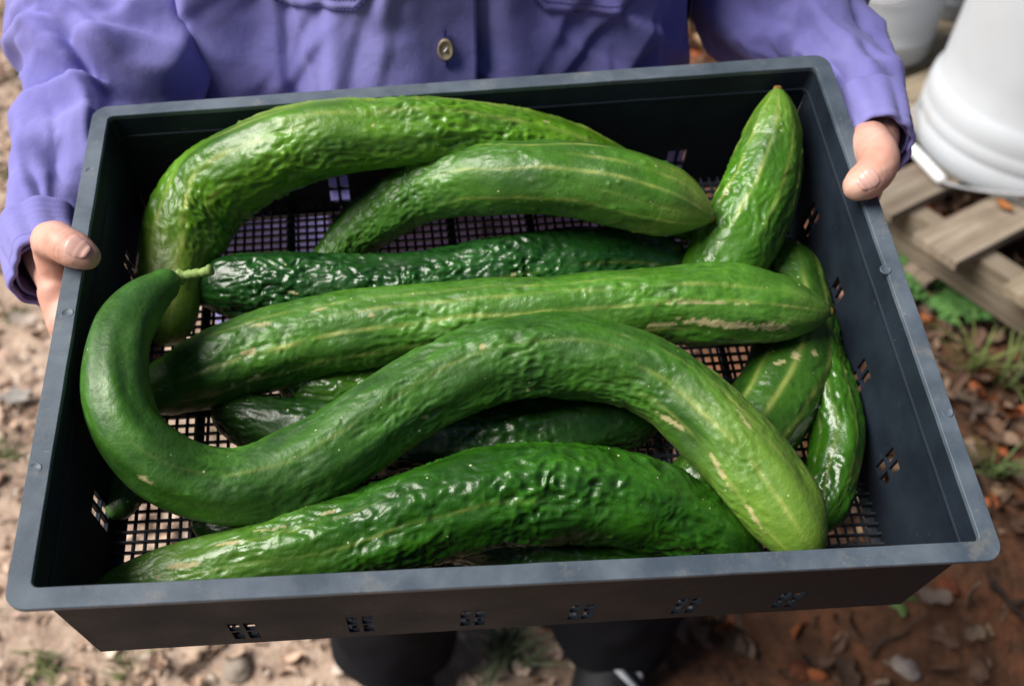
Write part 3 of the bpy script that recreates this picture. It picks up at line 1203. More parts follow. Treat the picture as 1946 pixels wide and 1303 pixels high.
hand_chains.append([(*SL_R[3][:3], .021), (*SL_R[2][:3], .0175), (*SL_R[1][:3], .0155), (*SL_R[0][:3], .0150), rloc(-.014, .018, -.042, .0145)])
for k, (dy, ln) in enumerate(((-.012, .0), (.004, .004), (.020, .003), (.034, -.003))):
    rr = (.0088, .0090, .0086, .0076)[k]
    base = rloc(-.016, .018 + dy * .6, -.040, .0120)
    kn = rloc(-.012, .000 + dy, -.060, rr * 1.1)
    m1 = rloc(-.006, -.008 + dy, -.088 - ln * .5, rr)
    m2 = rloc(-.004, -.012 + dy, -HH - .010, rr * .95)
    tp = rloc(.020 + ln, -.010 + dy, -HH - .0105, rr * .85)
    hand_chains.append([base, kn, m1, m2, tp])
hand_chains.append([rloc(-.012, .018, -.044, .015), rloc(-.010, .006, -.046, .0135), rloc(-.012, -.002, -.048, .012)])
hand_chains.append([rloc(-.014, .022, -.038, .014), cw1(1660, 274, 38, -.008)])
Vh, Fh = blob(hand_chains, .0013, 7)
Vh = keep_out(Vh, .0085, .0)
for ch, j in ((thumbL, 4), (thumbR, 4)):        # skin creases across the thumb joint
    ch = np.array(ch)
    c, a = ch[j, :3], ch[j + 1, :3] - ch[j - 1, :3]
    a /= np.linalg.norm(a)
    w_ = Vh - c
    u_ = w_ @ a
    rad_ = w_ - u_[:, None] * a
    rl = np.linalg.norm(rad_, axis=1) + 1e-9
    near = np.exp(-(u_ / .0042) ** 4) * (rl < .016)
    u2 = u_ + .0006 * perlin(Vh * 260, 5)
    gr_ = np.clip(np.cos(u2 * 2 * math.pi / .0027) - .25, 0, 1)
    Vh = Vh - (rad_ / rl[:, None]) * (near * gr_ * .00050)[:, None]
Vh = Vh + .00022 * np.stack([perlin(Vh * 210, 1), perlin(Vh * 210, 2), perlin(Vh * 210, 3)], -1)

# the rest of the body, under the clothes
GP = lambda px, py: at_ground(px, py)
FL_, FR_ = GP(757, 1262), GP(1160, 1238)
hipz = .80
bodyc = [[(PCX, PCY + .015, .80, .115), (PCX, PCY + .01, .95, .105), (PCX, PCY + .01, 1.10, .11), (PCX, PCY + .02, 1.22, .10)],
         [(PCX - .06, PCY, .98, .09), (PCX - .06, PCY + .01, 1.18, .085)], [(PCX + .06, PCY, .98, .09), (PCX + .06, PCY + .01, 1.18, .085)],
         [(PCX - .165, PCY + .01, 1.24, .05), (PCX, PCY + .02, 1.26, .06), (PCX + .165, PCY + .01, 1.24, .05)],
         [(PCX, PCY + .02, 1.26, .055), (PCX, PCY + .005, 1.34, .048), (PCX, PCY - .01, 1.40, .055)],
         [(PCX, PCY - .01, 1.47, .078), (PCX, PCY + .005, 1.49, .085), (PCX, PCY - .005, 1.50, .084)],
         [(PCX, PCY - .035, 1.405, .045), (PCX, PCY - .055, 1.385, .030)], [(PCX, PCY - .05, 1.43, .052), (PCX, PCY - .045, 1.47, .055)],
         [(PCX, PCY - .092, 1.475, .010), (PCX, PCY - .105, 1.452, .011), (PCX, PCY - .113, 1.440, .0125)],
         [(PCX - .013, PCY - .100, 1.437, .008)], [(PCX + .013, PCY - .100, 1.437, .008)],
         [(PCX - .020, PCY - .088, 1.412, .007), (PCX, PCY - .096, 1.412, .0085), (PCX + .020, PCY - .088, 1.412, .007)],
         [(PCX - .084, PCY, 1.475, .010), (PCX - .088, PCY + .008, 1.455, .011), (PCX - .082, PCY, 1.435, .008)],
         [(PCX + .084, PCY, 1.475, .010), (PCX + .088, PCY + .008, 1.455, .011), (PCX + .082, PCY, 1.435, .008)]]
for sl in (SL_L, SL_R):
    ws = [(*p[:3], q) for p, q in zip(sl[3:], (np.linspace(.020, .045, len(sl) - 3)))]
    bodyc.append(ws)
for sx, ft in ((-1, FL_), (1, FR_)):
    bodyc.append([(PCX + sx * .075, PCY + .015, .80, .085), ((PCX + sx * .085 + ft[0]) / 2, (PCY + ft[1]) / 2 + .02, .45, .058), (ft[0], ft[1] + .02, .25, .05), (ft[0], ft[1] + .03, .09, .038)])
    bodyc.append([(ft[0], ft[1] + .03, .065, .036), (ft[0], ft[1] - .06, .045, .022)])
Vb, Fb = blob(bodyc, .0065, 5, 8)
mb = MB()
mb.v = [tuple(v) for v in Vh] + [tuple(v) for v in Vb]
mb.f = Fh + [tuple(i + len(Vh) for i in f) for f in Fb]
body = pchild('body', mesh_np('body', mb.v, mb.f), M_SKIN)


def nail(ch, t0, ln, wid, side, upv):
    P, s = catmull(np.array(ch), 60)
    i = int(t0 * 59)
    c, r = P[i, :3], P[i, 3]
    a = P[min(i + 3, 59), :3] - P[i - 3, :3]
    a /= np.linalg.norm(a)
    n = np.array(upv, float)
    n = n - a * (n @ a)
    n /= np.linalg.norm(n)
    w = np.cross(a, n)
    nu, nv = 15, 13
    V = []
    for iu in range(nu):
        u = -1 + 2 * iu / (nu - 1)
        for iv in range(nv):
            v = -1 + 2 * iv / (nv - 1)
            # rounded rectangle
            lim = (1 - abs(u) ** 3.2) ** (1 / 3.2) if u < 0 else (1 - abs(u) ** 2.6 * .55)
            al = v * wid / r * max(lim, .05)
            j = int(np.clip(i + u * ln / (s[-1]) * 59, 0, 59))
            cc = c + a * u * ln
            rj = .35 * r + .65 * P[j, 3]
            lift = .00040 + .00030 * (1 + u) / 2 - .0003 * abs(v) ** 3
            edge = max(abs(u), abs(v))
            rad = rj * .985 + lift - (.0006 if edge > .99 else 0)
            V.append(cc + rad * (math.cos(al) * n + math.sin(al) * w))
    me = mesh_quads('thumbnail', np.array(V), grid_quads(nu, nv))
    pchild('thumbnail', me, M_NAIL, body)


camdir = lambda ch: (CAMP - np.array(ch[-2][:3])) / np.linalg.norm(CAMP - np.array(ch[-2][:3]))
nail(thumbL, .965, .0062, .0068, 1, camdir(thumbL) + np.array([.15, .15, .1]))
nail(thumbR, .975, .0062, .0068, 1, camdir(thumbR) + np.array([.15, .05, .05]))


def ridged(P, sc, seed):
    n = perlin(np.asarray(P) * np.array(sc), seed)
    return 1 - 2.0 * np.abs(n) - .55


def sleeve(path, seed, sgn, name, r0=0.0):
    nL, nA = 260, 150
    C, s = catmull(path, nL)
    P = C[:, :3]
    T = np.gradient(P, axis=0)
    T /= np.linalg.norm(T, axis=1)[:, None]
    U = np.zeros_like(T)
    u = np.array([0, 0, 1.0])
    for i in range(nL):
        u = u - T[i] * (u @ T[i])
        u /= np.linalg.norm(u)
        U[i] = u
    W = np.cross(T, U)
    th = np.linspace(0, 2 * math.pi, nA, endpoint=False)[None, :]
    cth, sth = np.cos(th)[..., None], np.sin(th)[..., None]
    R = C[:, 3][:, None, None]
    D = cth * U[:, None] + sth * W[:, None]
    B = P[:, None] + D * R
    L = s[:, None]
    # folds run round the sleeve and slant; they bunch towards the cuff
    q = np.stack(np.broadcast_arrays(np.cos(th) * 1.0 + 0 * L, np.sin(th) * 1.0 + 0 * L, L * 13 + .55 * np.sin(th + .6 * sgn)), -1)
    w = np.stack([perlin(q * .8, seed + 3), perlin(q * .8, seed + 4), perlin(q * .8, seed + 5)], -1) * .35
    f1 = ridged(q + w, (.75, .75, 1.0), seed)
    f2 = ridged(q + w, (1.3, 1.3, 2.1), seed + 1)
    f3 = perlin(q * np.array([2.4, 2.4, 3.5]), seed + 2)
    env = sstep(.0, .045, L) * .9 + .12
    amp = np.interp(L, [0, .05, .12, .3, .6], [.25, 1.0, 1.0, .9, .6])
    sharp = np.sign(f1) * np.abs(f1) ** 1.15
    d = amp * (R[..., 0] / .04) ** .6 * (.0125 * sharp + .0040 * f2 + .0016 * f3) + .0006 * perlin(B * 120, seed + 8)
    # long sharp creases
    rg = np.random.default_rng(seed)
    for _ in range(16):
        s0, a0, sl = rg.uniform(.03, .38), rg.uniform(0, 2 * math.pi), rg.uniform(-.9, .9) * .030
        da = (th - a0 + math.pi) % (2 * math.pi) - math.pi
        x = L - s0 - sl * da - .006 * np.sin(da * 2.2 + s0 * 40)
        ln = rg.uniform(.5, 1.1)
        w1, w2 = rg.uniform(.0025, .005), rg.uniform(.010, .018)
        prof_ = np.where(x > 0, np.exp(-(x / w1) ** 2), np.exp(-(x / w2) ** 2)) - .55 * np.exp(-((x - .013) / .008) ** 2)
        d = d + np.interp(s0, [0, .06, .12], [.3, .8, 1]) * rg.uniform(.0035, .0075) * prof_ * np.exp(-(da / ln) ** 4) * np.clip(R[..., 0] / .045, .3, 1)
    V = keep_out(B + D * d[..., None])
    me = mesh_quads(name, V.reshape(-1, 3), grid_quads(nL, nA, True))
    return me, C, U, W, T, s


shirt_parts = {}
shirt = None


def torso_pt(phi, z, off=0.0):
    """surface of the hanging shirt: phi = 0 faces the crate, positive to the right in the photograph"""
    a = np.interp(z, [.66, .80, .95, 1.10, 1.22, 1.29, 1.35], [.205, .195, .183, .180, .178, .13, .062])
    b = np.interp(z, [.66, .78, .88, .94, 1.00, 1.06, 1.12, 1.22, 1.29, 1.35], [.148, .146, .136, .122, .106, .096, .092, .095, .083, .060])
    sp, cp = np.sin(phi), np.cos(phi)
    e = .82
    x = PCX + (a + off) * np.sign(sp) * np.abs(sp) ** e
    y = PCY - (b + off) * np.sign(cp) * np.abs(cp) ** e
    return np.stack(np.broadcast_arrays(x, y, z + 0 * phi), -1)


def panel(name, p0, p1, off, fold, parent, nu=150, nv=220, z0=.68, z1=1.33):
    phi = np.radians(np.linspace(p0, p1, nu))[:, None]
    z = np.linspace(z0, z1, nv)[None, :]
    V = torso_pt(phi, z, off)
    N = np.stack(np.broadcast_arrays(np.sin(phi), -np.cos(phi), 0 * z), -1)
    V = keep_out(V + N * fold(V, phi, z)[..., None], -.004 - max(off, 0) * .3, .02)
    me = mesh_quads(name, V.reshape(-1, 3), grid_quads(nu, nv))
    return me, V, N


def fold_common(V, seed, k=1.0):
    q = V * np.array([1, 1, 1.0])
    w = np.stack([perlin(q * 7, seed + 5), perlin(q * 7, seed + 6), perlin(q * 7, seed + 7)], -1) * .02
    return k * (.0095 * ridged(q + w, (12, 12, 3.2), seed) + .0030 * perlin((q + w) * np.array([26, 26, 9]), seed + 1) + .0012 * perlin(q * 60, seed + 2)
                + .0030 * ridged(q @ np.array([[.8, 0, -.6], [0, 1, 0], [.6, 0, .8]]), (22, 10, 7), seed + 3))


def creases(V, seed, n, x0, x1):
    rg = np.random.default_rng(seed)
    x, z = V[..., 0], V[..., 2]
    out = 0 * x
    for _ in range(n):
        cx, cz = rg.uniform(x0, x1), rg.uniform(.86, 1.06)
        a = rg.normal() * .55
        u = (x - cx) * math.cos(a) + (z - cz) * math.sin(a)
        v = -(x - cx) * math.sin(a) + (z - cz) * math.cos(a)
        u = u + .004 * np.sin(v * 40 + cx * 90)
        w1, w2 = rg.uniform(.002, .004), rg.uniform(.008, .016)
        out = out + rg.uniform(.002, .005) * np.where(u > 0, np.exp(-(u / w1) ** 2), np.exp(-(u / w2) ** 2)) * np.exp(-(v / rg.uniform(.04, .09)) ** 4)
    return out


def fold_left(V, phi, z):
    x = V[..., 0]
    env = 1 - sstep(1.08, 1.2, z)
    g = lambda c, w: np.exp(-((x - c - .10 * (z - .95)) / w) ** 2)
    return env * (.020 * g(-.205, .020) - .012 * g(-.150, .028) + .016 * g(-.085, .045) + .004 * g(-.118, .008)) + fold_common(V, 40, .8) + creases(V, 5, 18, -.24, -.04)


def fold_right(V, phi, z):
    x = V[..., 0]
    g = lambda c, w: np.exp(-((x - c + .12 * (z - .95)) / w) ** 2)
    return .008 * g(.000, .016) - .006 * g(.045, .03) + .007 * g(.085, .02) + fold_common(V, 50, .8) + creases(V, 6, 14, -.03, .13)


me, _, _ = panel('shirt', 80, 280, .004, lambda V, p, z: fold_common(V, 60, 1.0), None)
shirt = pchild('shirt', me, M_SHIRT)
meL, VL, NL = panel('front_panel', -100, 5.5, .016, fold_left, shirt)
fpl = pchild('front_panel', meL, M_SHIRT, shirt)
meR, VR, NR = panel('front_panel', -8, 100, .001, fold_right, shirt)
fpr = pchild('front_panel', meR, M_SHIRT, shirt)
for o_ in (fpl, fpr):
    m_ = o_.modifiers.new('thickness', 'SOLIDIFY')
    m_.thickness = .0016
    m_.offset = 0
for path, seed, sg in ((SL_L, 71, 1), (SL_R, 83, -1)):
    me, C_, U_, W_, T_, s_ = sleeve(path, seed, sg, 'sleeve')
    so = pchild('sleeve', me, M_SHIRT, shirt)
    m_ = so.modifiers.new('thickness', 'SOLIDIFY')
    m_.thickness = .0015
    m_.offset = -1
    # cuff: a doubled band round the opening
    nc, na = 26, 120
    ii = np.interp(np.linspace(-.004, .034, nc), s_, np.arange(len(s_)))
    V = []
    for k, t in enumerate(np.linspace(-.004, .034, nc)):
        fi = np.interp(t, s_, np.arange(len(s_)))
        i = int(fi)
        c = C_[i, :3] + T_[i] * (t - s_[i])
        prof = .0030 - .0010 * (k in (0, nc - 1)) + .0004 * (k in (2, 3)) - .0008 * (k == 4)
        for j in range(na):
            a = 2 * math.pi * j / na
            dd = math.cos(a) * U_[i] + math.sin(a) * W_[i]
            fl = .0016 * math.sin(3 * a + seed) + .0012 * math.sin(5 * a + 2 * seed + t * 60) + .0007 * math.sin(11 * a + t * 30)
            V.append(c + dd * (C_[i, 3] + prof + fl))
    me = mesh_quads('cuff', keep_out(np.array(V)), grid_quads(nc, na, True))
    co = pchild('cuff', me, M_SHIRT, shirt)
    m_ = co.modifiers.new('thickness', 'SOLIDIFY')
    m_.thickness = .0022
    m_.offset = -1
    # stitching round the cuff
    mb = MB()
    for t in (.002, .030):
        i = int(np.interp(t, s_, np.arange(len(s_))))
        for j in range(0, 96):
            a0, a1 = 2 * math.pi * j / 96, 2 * math.pi * (j + .6) / 96
            q = []
            for a in (a0, a1):
                dd = math.cos(a) * U_[i] + math.sin(a) * W_[i]
                fl = .0016 * math.sin(3 * a + seed) + .0012 * math.sin(5 * a + 2 * seed + t * 60) + .0007 * math.sin(11 * a + t * 30)
                q.append(C_[i, :3] + dd * (C_[i, 3] + .0033 + fl))
            mb.tube(q, .00035, 4)
    pchild('cuff_stitching', mb.mesh('cuff_stitching'), M_STITCH, shirt)


def on_panel(V, px, py):
    """nearest grid point of a shirt panel to a pixel ray"""
    d = RW @ ray(px, py)
    d /= np.linalg.norm(d)
    W_ = V - CAMP
    t = W_ @ d
    dist = np.linalg.norm(W_ - t[..., None] * d, axis=-1)
    return np.unravel_index(np.argmin(dist), dist.shape)


def pocket(V, N, x0, x1, ybot, side):
    i0, j0 = on_panel(V, x0, ybot)
    i1, j1 = on_panel(V, x1, ybot)
    if i0 > i1:
        i0, i1, j0, j1 = i1, i0, j1, j0
    nv = 56
    W_, keep = [], []
    for i in range(i0, i1 + 1):
        u = (i - i0) / (i1 - i0)
        lift = 4.0 * max(0, abs(u - .5) * 2 - .72) / .28
        row = []
        for j in range(nv):
            jf = min(j0 + (j1 - j0) * u + lift + j, V.shape[1] - 1.01)
            jj = int(jf)
            fr = jf - jj
            row.append(V[i, jj] * (1 - fr) + V[i, jj + 1] * fr + N[i, jj] * .0030)
        W_.append(row)
    W_ = np.array(W_)
    me = mesh_quads('pocket', W_.reshape(-1, 3), grid_quads(W_.shape[0], nv))
    po = pchild('pocket', me, M_SHIRT, shirt)
    m_ = po.modifiers.new('thickness', 'SOLIDIFY')
    m_.thickness = .0014
    m_.offset = 0
    mb = MB()
    for dj in (0, 2):
        line = W_[1 + dj:W_.shape[0] - 1 - dj, dj + 0] + np.array([0, -.0012, 0])
        for k in range(0, len(line) - 1):
            mb.tube([line[k], line[k] * .3 + line[k + 1] * .7], .00028, 4)
    pchild('pocket_stitching', mb.mesh('pocket_stitching'), M_STITCH, shirt)


pocket(VL, NL, 512, 722, 14, -1)
pocket(VR, NR, 1010, 1200, 22, 1)

# placket stitch line and button
M_BUTTON = simple('horn_button', (0.36, 0.29, 0.19), .35, .5, 160, .4, .1, .0005)
iB, jB = on_panel(VL, 842, 91)
cB = VL[iB, jB] + np.array([0, -.0030, 0])
zB = np.array([.12, -1, .12])
zB /= np.linalg.norm(zB)
xB = np.cross([0, 0, 1], zB)
xB /= np.linalg.norm(xB)
yB = np.cross(zB, xB)
MBt = np.stack([xB * .80, yB * 1.12, zB], 1)
mb = MB()
mb.lathe([(.0001, -.0012), (.0062, -.0012), (.0066, -.0004), (.0066, .0008), (.0060, .0015), (.0050, .0014), (.0042, .0007), (.0001, .0005)], 28, cB, MBt)
pchild('button', mb.mesh('button'), M_BUTTON, shirt)
mb = MB()
for dx, dy in ((-.0012, -.0012), (.0012, .0012)):
    mb.tube([cB + xB * dx + yB * dy + zB * .0004, cB + xB * dx * .3 + yB * dy * .3 + zB * .0017, cB - xB * dx * .6 - yB * dy * .6 + zB * .0006], .0006, 6)
pchild('button_thread', mb.mesh('button_thread'), M_GRIP, shirt)
mb = MB()
for dz in np.linspace(.0078, .0125, 6):
    mb.box(cB + yB * dz + zB * -.0006, (.0011, .0006, .00035))
for dz in np.linspace(-.0078, -.0110, 4):
    mb.box(cB + yB * dz + zB * -.0006, (.0009, .0006, .00035))
pchild('buttonhole', mb.mesh('buttonhole'), M_STITCH, shirt)
# collar, out of the frame
mb = MB()
mb.lathe([(.062, .0), (.066, .012), (.061, .035), (.075, .020), (.084, -.004)], 40, (PCX, PCY + .012, 1.315), np.diag([1.0, .95, 1.0]))
pchild('collar', mb.mesh('collar'), M_SHIRT, shirt)
# hair
mb = MB()
V_, F_ = sphere_pts((0, 0, 0), 1, 18)
V_ = np.array(V_)
n_ = 1 + .05 * perlin(V_ * np.array([9, 9, 2.2]), 90)
Vx = V_ * n_[:, None] * np.array([.096, .104, .100])
Vx[:, 1] = np.where((V_[:, 1] < -.25) & (V_[:, 2] < .45), Vx[:, 1] * .62 + .0, Vx[:, 1])
Vx = Vx + np.array([PCX, PCY + .012, 1.502])
mb.add(Vx, F_)
pchild('hair', mb.mesh('hair'), M_HAIR)

# trousers
tmb = []
for sx, ft in ((-1, FL_), (1, FR_)):
    top = np.array([PCX + sx * .085, PCY + .015, .86])
    path = [[*top, .118], [PCX + sx * .085, PCY + .015, .74, .112], [(PCX + sx * .085) * .5 + ft[0] * .5, (PCY + .01) * .5 + ft[1] * .5, .45, .094], [ft[0], ft[1] + .015, .20, .088], [ft[0], ft[1] + .02, .055, .091]]
    C_, s_ = catmull(np.array(path), 120)
    na = 72
    th = np.linspace(0, 2 * math.pi, na, endpoint=False)[None, :]
    B = C_[:, None, :3] + np.stack(np.broadcast_arrays(np.cos(th), np.sin(th), 0 * th), -1) * C_[:, 3][:, None, None]
    q = B * np.array([9, 9, 7])
    d = .007 * ridged(q, (1, 1, 1.4), 95 + sx) + .003 * perlin(q * 3, 97)
    B = B + np.stack(np.broadcast_arrays(np.cos(th), np.sin(th), 0 * th), -1) * d[..., None]
    tmb.append(mesh_quads('t', B.reshape(-1, 3), grid_quads(120, na, True)[:, ::-1]))
V, Q = [], []
for m_ in tmb:
    a = np.zeros(len(m_.vertices) * 3)
    m_.vertices.foreach_get('co', a)
    Q += [tuple(i + len(V) for i in p.vertices) for p in m_.polygons]
    V += list(a.reshape(-1, 3))
    bpy.data.meshes.remove(m_)
pchild('trousers', mesh_quads('trousers', np.array(V), np.array(Q)), M_TROUSER)

# shoes with white side stripes
for sx, ft in ((-1, FL_), (1, FR_)):
    ang = math.radians(-8 * sx)
    Rz = np.array([[math.cos(ang), -math.sin(ang), 0], [math.sin(ang), math.cos(ang), 0], [0, 0, 1]])
    g0 = float(gz(ft[0], ft[1])) + .006
    o0 = np.array([ft[0] + sx * .012, ft[1] + .075, g0])

    def shoe_sec(t):
        w = np.interp(t, [0, .08, .3, .6, .85, .97, 1], [.022, .034, .036, .046, .044, .026, .010]) * 1.12
        h = np.interp(t, [0, .08, .3, .55, .8, 1], [.080, .092, .095, .068, .050, .026])
        return w, h
    rows = []
    for t in np.linspace(0, 1, 30):
        w, h = shoe_sec(t)
        row = []
        for k in range(25):
            a = math.pi * k / 24
            x = -math.cos(a) * w * (1 - .25 * max(0, math.sin(a)) ** 3)
            z = .018 + (h - .018) * max(0, math.sin(a)) ** .7
            row.append(o0 + Rz @ np.array([x, -t * .27, z]))
        rows.append(row)
    rows = np.array(rows)
    so = pchild('shoe', mesh_quads('shoe', rows.reshape(-1, 3), grid_quads(30, 25)), M_SHOE)
    V, F = [], []
    for t in np.linspace(0, 1, 30):
        w, _h = shoe_sec(t)
        for x, z in ((-w - .003, 0), (-w - .004, .012), (-w - .001, .021), (w + .001, .021), (w + .004, .012), (w + .003, 0)):
            V.append(o0 + Rz @ np.array([x, -t * .272 + .001, z]))
    Q = grid_quads(30, 6, True)
    mb = MB()
    mb.add(V, [tuple(q) for q in Q] + [tuple(range(6)), tuple(range(len(V) - 1, len(V) - 7, -1))])
    pchild('sole', mb.mesh('sole'), M_SOLE, so, False)
    for kk, t0 in enumerate((.36, .46, .56)):
        V = []
        for m_ in range(10):
            v = m_ / 9
            for dt in (-.019, .019):
                t = t0 + dt + .10 * (.5 - v)
                k = (4 + v * 8.0) if sx < 0 else (20 - v * 8.0)
                a = math.pi * k / 24
                w, h = shoe_sec(t)
                x = -math.cos(a) * w * (1 - .25 * math.sin(a) ** 3)
                z = .018 + (h - .018) * math.sin(a) ** .7
                V.append(o0 + Rz @ np.array([x * 1.035 , -t * .27, z + .0018]))
        me = mesh_quads('stripe', np.array(V), grid_quads(10, 2))
        st = pchild('stripe', me, M_STRIPE, so)
        m_ = st.modifiers.new('thickness', 'SOLIDIFY')
        m_.thickness = .0015

# ------------------------------------------------------------------ pallets
PTOP = .300
pa, pb = at_world(1698, 366, PTOP), at_world(1950, 527, PTOP)
sdir = (pb - pa)[:2]
sdir /= np.linalg.norm(sdir)
bdir = np.array([-sdir[1], sdir[0]])
if bdir[1] < 0:
    bdir = -bdir


def board_obj(name, parent, c, ln, wd, th, axis, seed, rot=0.0):
    """one plank, centre c, long side along axis, slightly warped and chipped"""
    ax = np.array([*axis, 0.0])
    if rot:
        cr, sr = math.cos(rot), math.sin(rot)
        ax = np.array([ax[0] * cr - ax[1] * sr, ax[0] * sr + ax[1] * cr, 0])
    n = 14
    r = np.random.default_rng(seed)
    V = []
    bow = r.normal() * .002
    for i in range(n):
        u = -1 + 2 * i / (n - 1)
        jig = r.normal(size=4) * .0008
        for k, (y, z) in enumerate(((-1, -1), (1, -1), (1, 1), (-1, 1))):
            V.append((u * ln / 2, y * wd / 2 + jig[k], z * th / 2 + bow * u * u + jig[(k + 1) % 4] * .4))
    Q = list(map(tuple, grid_quads(n, 4, True))) + [(0, 1, 2, 3), tuple(4 * (n - 1) + k for k in (3, 2, 1, 0))]
    me = mesh_np(name, V, [q[::-1] for q in Q])
    t = r.uniform(.72, 1.15)
    set_col(me, np.tile(np.clip(np.array([t, t * r.uniform(.94, 1.0), t * r.uniform(.86, 1.0)]), 0, 1.3), (len(V), 1)))
    o = link(name, me, M_WOOD, parent)
    z = math.atan2(ax[1], ax[0])
    o.rotation_euler = (0, 0, z)
    o.location = np.asarray(c) - np.array(parent.location)
    b = o.modifiers.new('bevel', 'BEVEL')
    b.width = .0015
    b.segments = 2
    return o


def pallet(origin, label, along, across, gaps, top, seed, over=.02):
    base = np.array([*origin, float(gz(*origin))])
    p = empty('wooden_pallet', base)
    tag(p, label, 'pallet', 'wooden pallets under the buckets')
    th, sh = .017, .078
    ax3, bx3 = np.array([*sdir, 0]), np.array([*bdir, 0])
    for k, t in enumerate((0, .48, .97)):
        c = np.array([*origin, 0]) + ax3 * along / 2 + bx3 * (over + .02 + t * (across - .08))
        c[2] = top - th - sh / 2 - .001
        board_obj('stringer', p, c, along, .040, sh, sdir, seed + k)
        c2 = c.copy()
        c2[2] = top - th - sh - .011
    for k, (t, w, sh_) in enumerate(gaps):
        c = np.array([*origin, 0]) + ax3 * t + bx3 * (across / 2 + sh_)
        c[2] = top - th / 2
        board_obj('board', p, c, across + .02, w, th, bdir, seed + 10 + k)
    for k, t in enumerate((.02, .35, .70)):
        c = np.array([*origin, 0]) + ax3 * (.07 + t * along * .9) + bx3 * (across / 2)
        c[2] = top - th - sh - .010
        board_obj('bottom_board', p, c, across, .09, .016, bdir, seed + 30 + k)
    return p


def along_of(px, py, o):
    P = at_world(px, py, PTOP)
    return float((P[:2] - o) @ sdir)


o1 = (pa[:2] - sdir * .30 - bdir * .022)
e = [along_of(1797, 415, o1), along_of(1880, 468, o1), along_of(1757, 378, o1)]
wB = e[1] - e[0]
w0 = wB * .95
gapsA = [(e[0] + wB / 2, wB, -.030), (e[2] - w0 / 2, w0, -.018)]
g = e[0] - e[2]
t = e[2] - w0
while t > .08:
    t -= g * 1.3
    gapsA.append((t - w0 / 2, w0, 0))
    t -= w0
t = e[1]
for k in range(3):
    t += g * 1.3
    gapsA.append((t + w0 / 2, w0, -.01))
    t += w0
pallet(o1, 'weathered grey pallet at the right edge, carrying the big upturned bucket', t + .04, .95, gapsA, PTOP, 500)
P2 = at_world(1530, 30, PTOP + .02)
o2 = P2[:2] - sdir * .95 - bdir * .05
pallet(o2, 'shaded pallet farther back, under the two upright buckets', 1.48, .95, [(.06 + .136 * k, .094, .0) for k in range(11)], PTOP + .012, 540)

# ------------------------------------------------------------------ buckets
bc = at_world(1972, 262, PTOP + .012)
bl = at_world(1746, 262, PTOP + .012)
BR = abs(bl[0] - bc[0]) * 1.0
H_ = BR * 2.35


def bucket_mesh(prof, n=72):
    mb = MB()
    mb.lathe(prof, n)
    return mb.mesh('bucket_body')


bk = empty('bucket', (bc[0], bc[1], PTOP + .0015))
tag(bk, 'big white plastic bucket standing upside down on the pallet, wire handle at its foot', 'bucket')
R_ = BR
k_ = R_ / .15
prof = [(R_ * .955, .001), (R_ * .985, .000), (R_, .003 * k_), (R_, .030 * k_), (R_ * .990, .032 * k_), (R_ * .990, .034 * k_), (R_ * .996, .036 * k_), (R_ * .994, .050 * k_), (R_ * .984, .052 * k_), (R_ * .984, .054 * k_), (R_ * .985, .064 * k_), (R_ * .972, .074 * k_), (R_ * .945, .081 * k_), (R_ * .925, .087 * k_)]
zt = .37 * k_
for q in np.linspace(.12, 1, 10):
    prof.append((R_ * (.925 - .125 * q), .087 * k_ + (zt - .087 * k_) * q))
prof += [(R_ * .78, zt + .006), (R_ * .74, zt + .006), (R_ * .72, zt - .004), (.001, zt - .004)]
link('bucket_body', bucket_mesh(prof, 96), M_BUCKET, bk, True)
# the bail lies on the boards in front of the rim
gA, gB = at_world(1728, 277, PTOP + .014) - np.array(bk.location), at_world(1792, 345, PTOP + .014) - np.array(bk.location)
mid = (gA + gB) / 2
gd = (gB - gA) / np.linalg.norm(gB - gA)
e1 = at_world(1738, 205, PTOP + .05) - np.array(bk.location)
e0 = at_world(1800, 150, PTOP + .06) - np.array(bk.location)
e3 = at_world(1860, 362, PTOP + .016) - np.array(bk.location)
e4 = at_world(1960, 372, PTOP + .03) - np.array(bk.location)
mb = MB()
wire, _ = catmull([e0, e1, gA, mid, gB, e3, e4], 60)
mb.tube(wire, .0028, 8)
mb.build('handle_wire', M_WIRE, bk, True)
mb = MB()
mb.tube([gA + (gB - gA) * t for t in (0, .03, .12, .5, .88, .97, 1)], np.array([.006, .0085, .0095, .0095, .0095, .0085, .006]), 16)
mb.build('handle_grip', M_GRIP, bk, True)


def upright_bucket(px, py, rpx, label, z, turn):
    c = at_world(px, py, z)
    l = at_world(px - rpx, py, z)
    R = abs(l[0] - c[0])
    k = R / .13
    b = empty('bucket', (c[0], c[1], z + .0015))
    tag(b, label, 'bucket', None)
    prof = [(.001, .004), (R * .90, .004), (R * .92, .000), (R * .965, .000), (R * .985, .006), (R * 1.0, .050 * k), (R * 1.018, .056 * k), (R * 1.018, .062 * k), (R * 1.0, .068 * k)]
    for q in np.linspace(.1, 1, 8):
        prof.append((R * (1.0 + .10 * q), .068 * k + .24 * k * q))
    prof += [(R * 1.13, .31 * k), (R * 1.14, .318 * k), (R * 1.10, .322 * k), (R * 1.13, .335 * k), (R * 1.13, .345 * k), (R * 1.10, .35 * k), (R * 1.08, .34 * k), (R * .98, .02), (.001, .02)]
    link('bucket_body', bucket_mesh(prof, 72), M_BUCKET, b, True)
    mb = MB()
    aa = np.linspace(0, math.pi, 30)
    mb.tube([(R * 1.16 * math.cos(a + turn), R * 1.16 * math.sin(a + turn), .30 * k - .12 * k * math.sin(a)) for a in aa], .0022, 7)
    mb.build('handle_wire', M_WIRE, b, True)


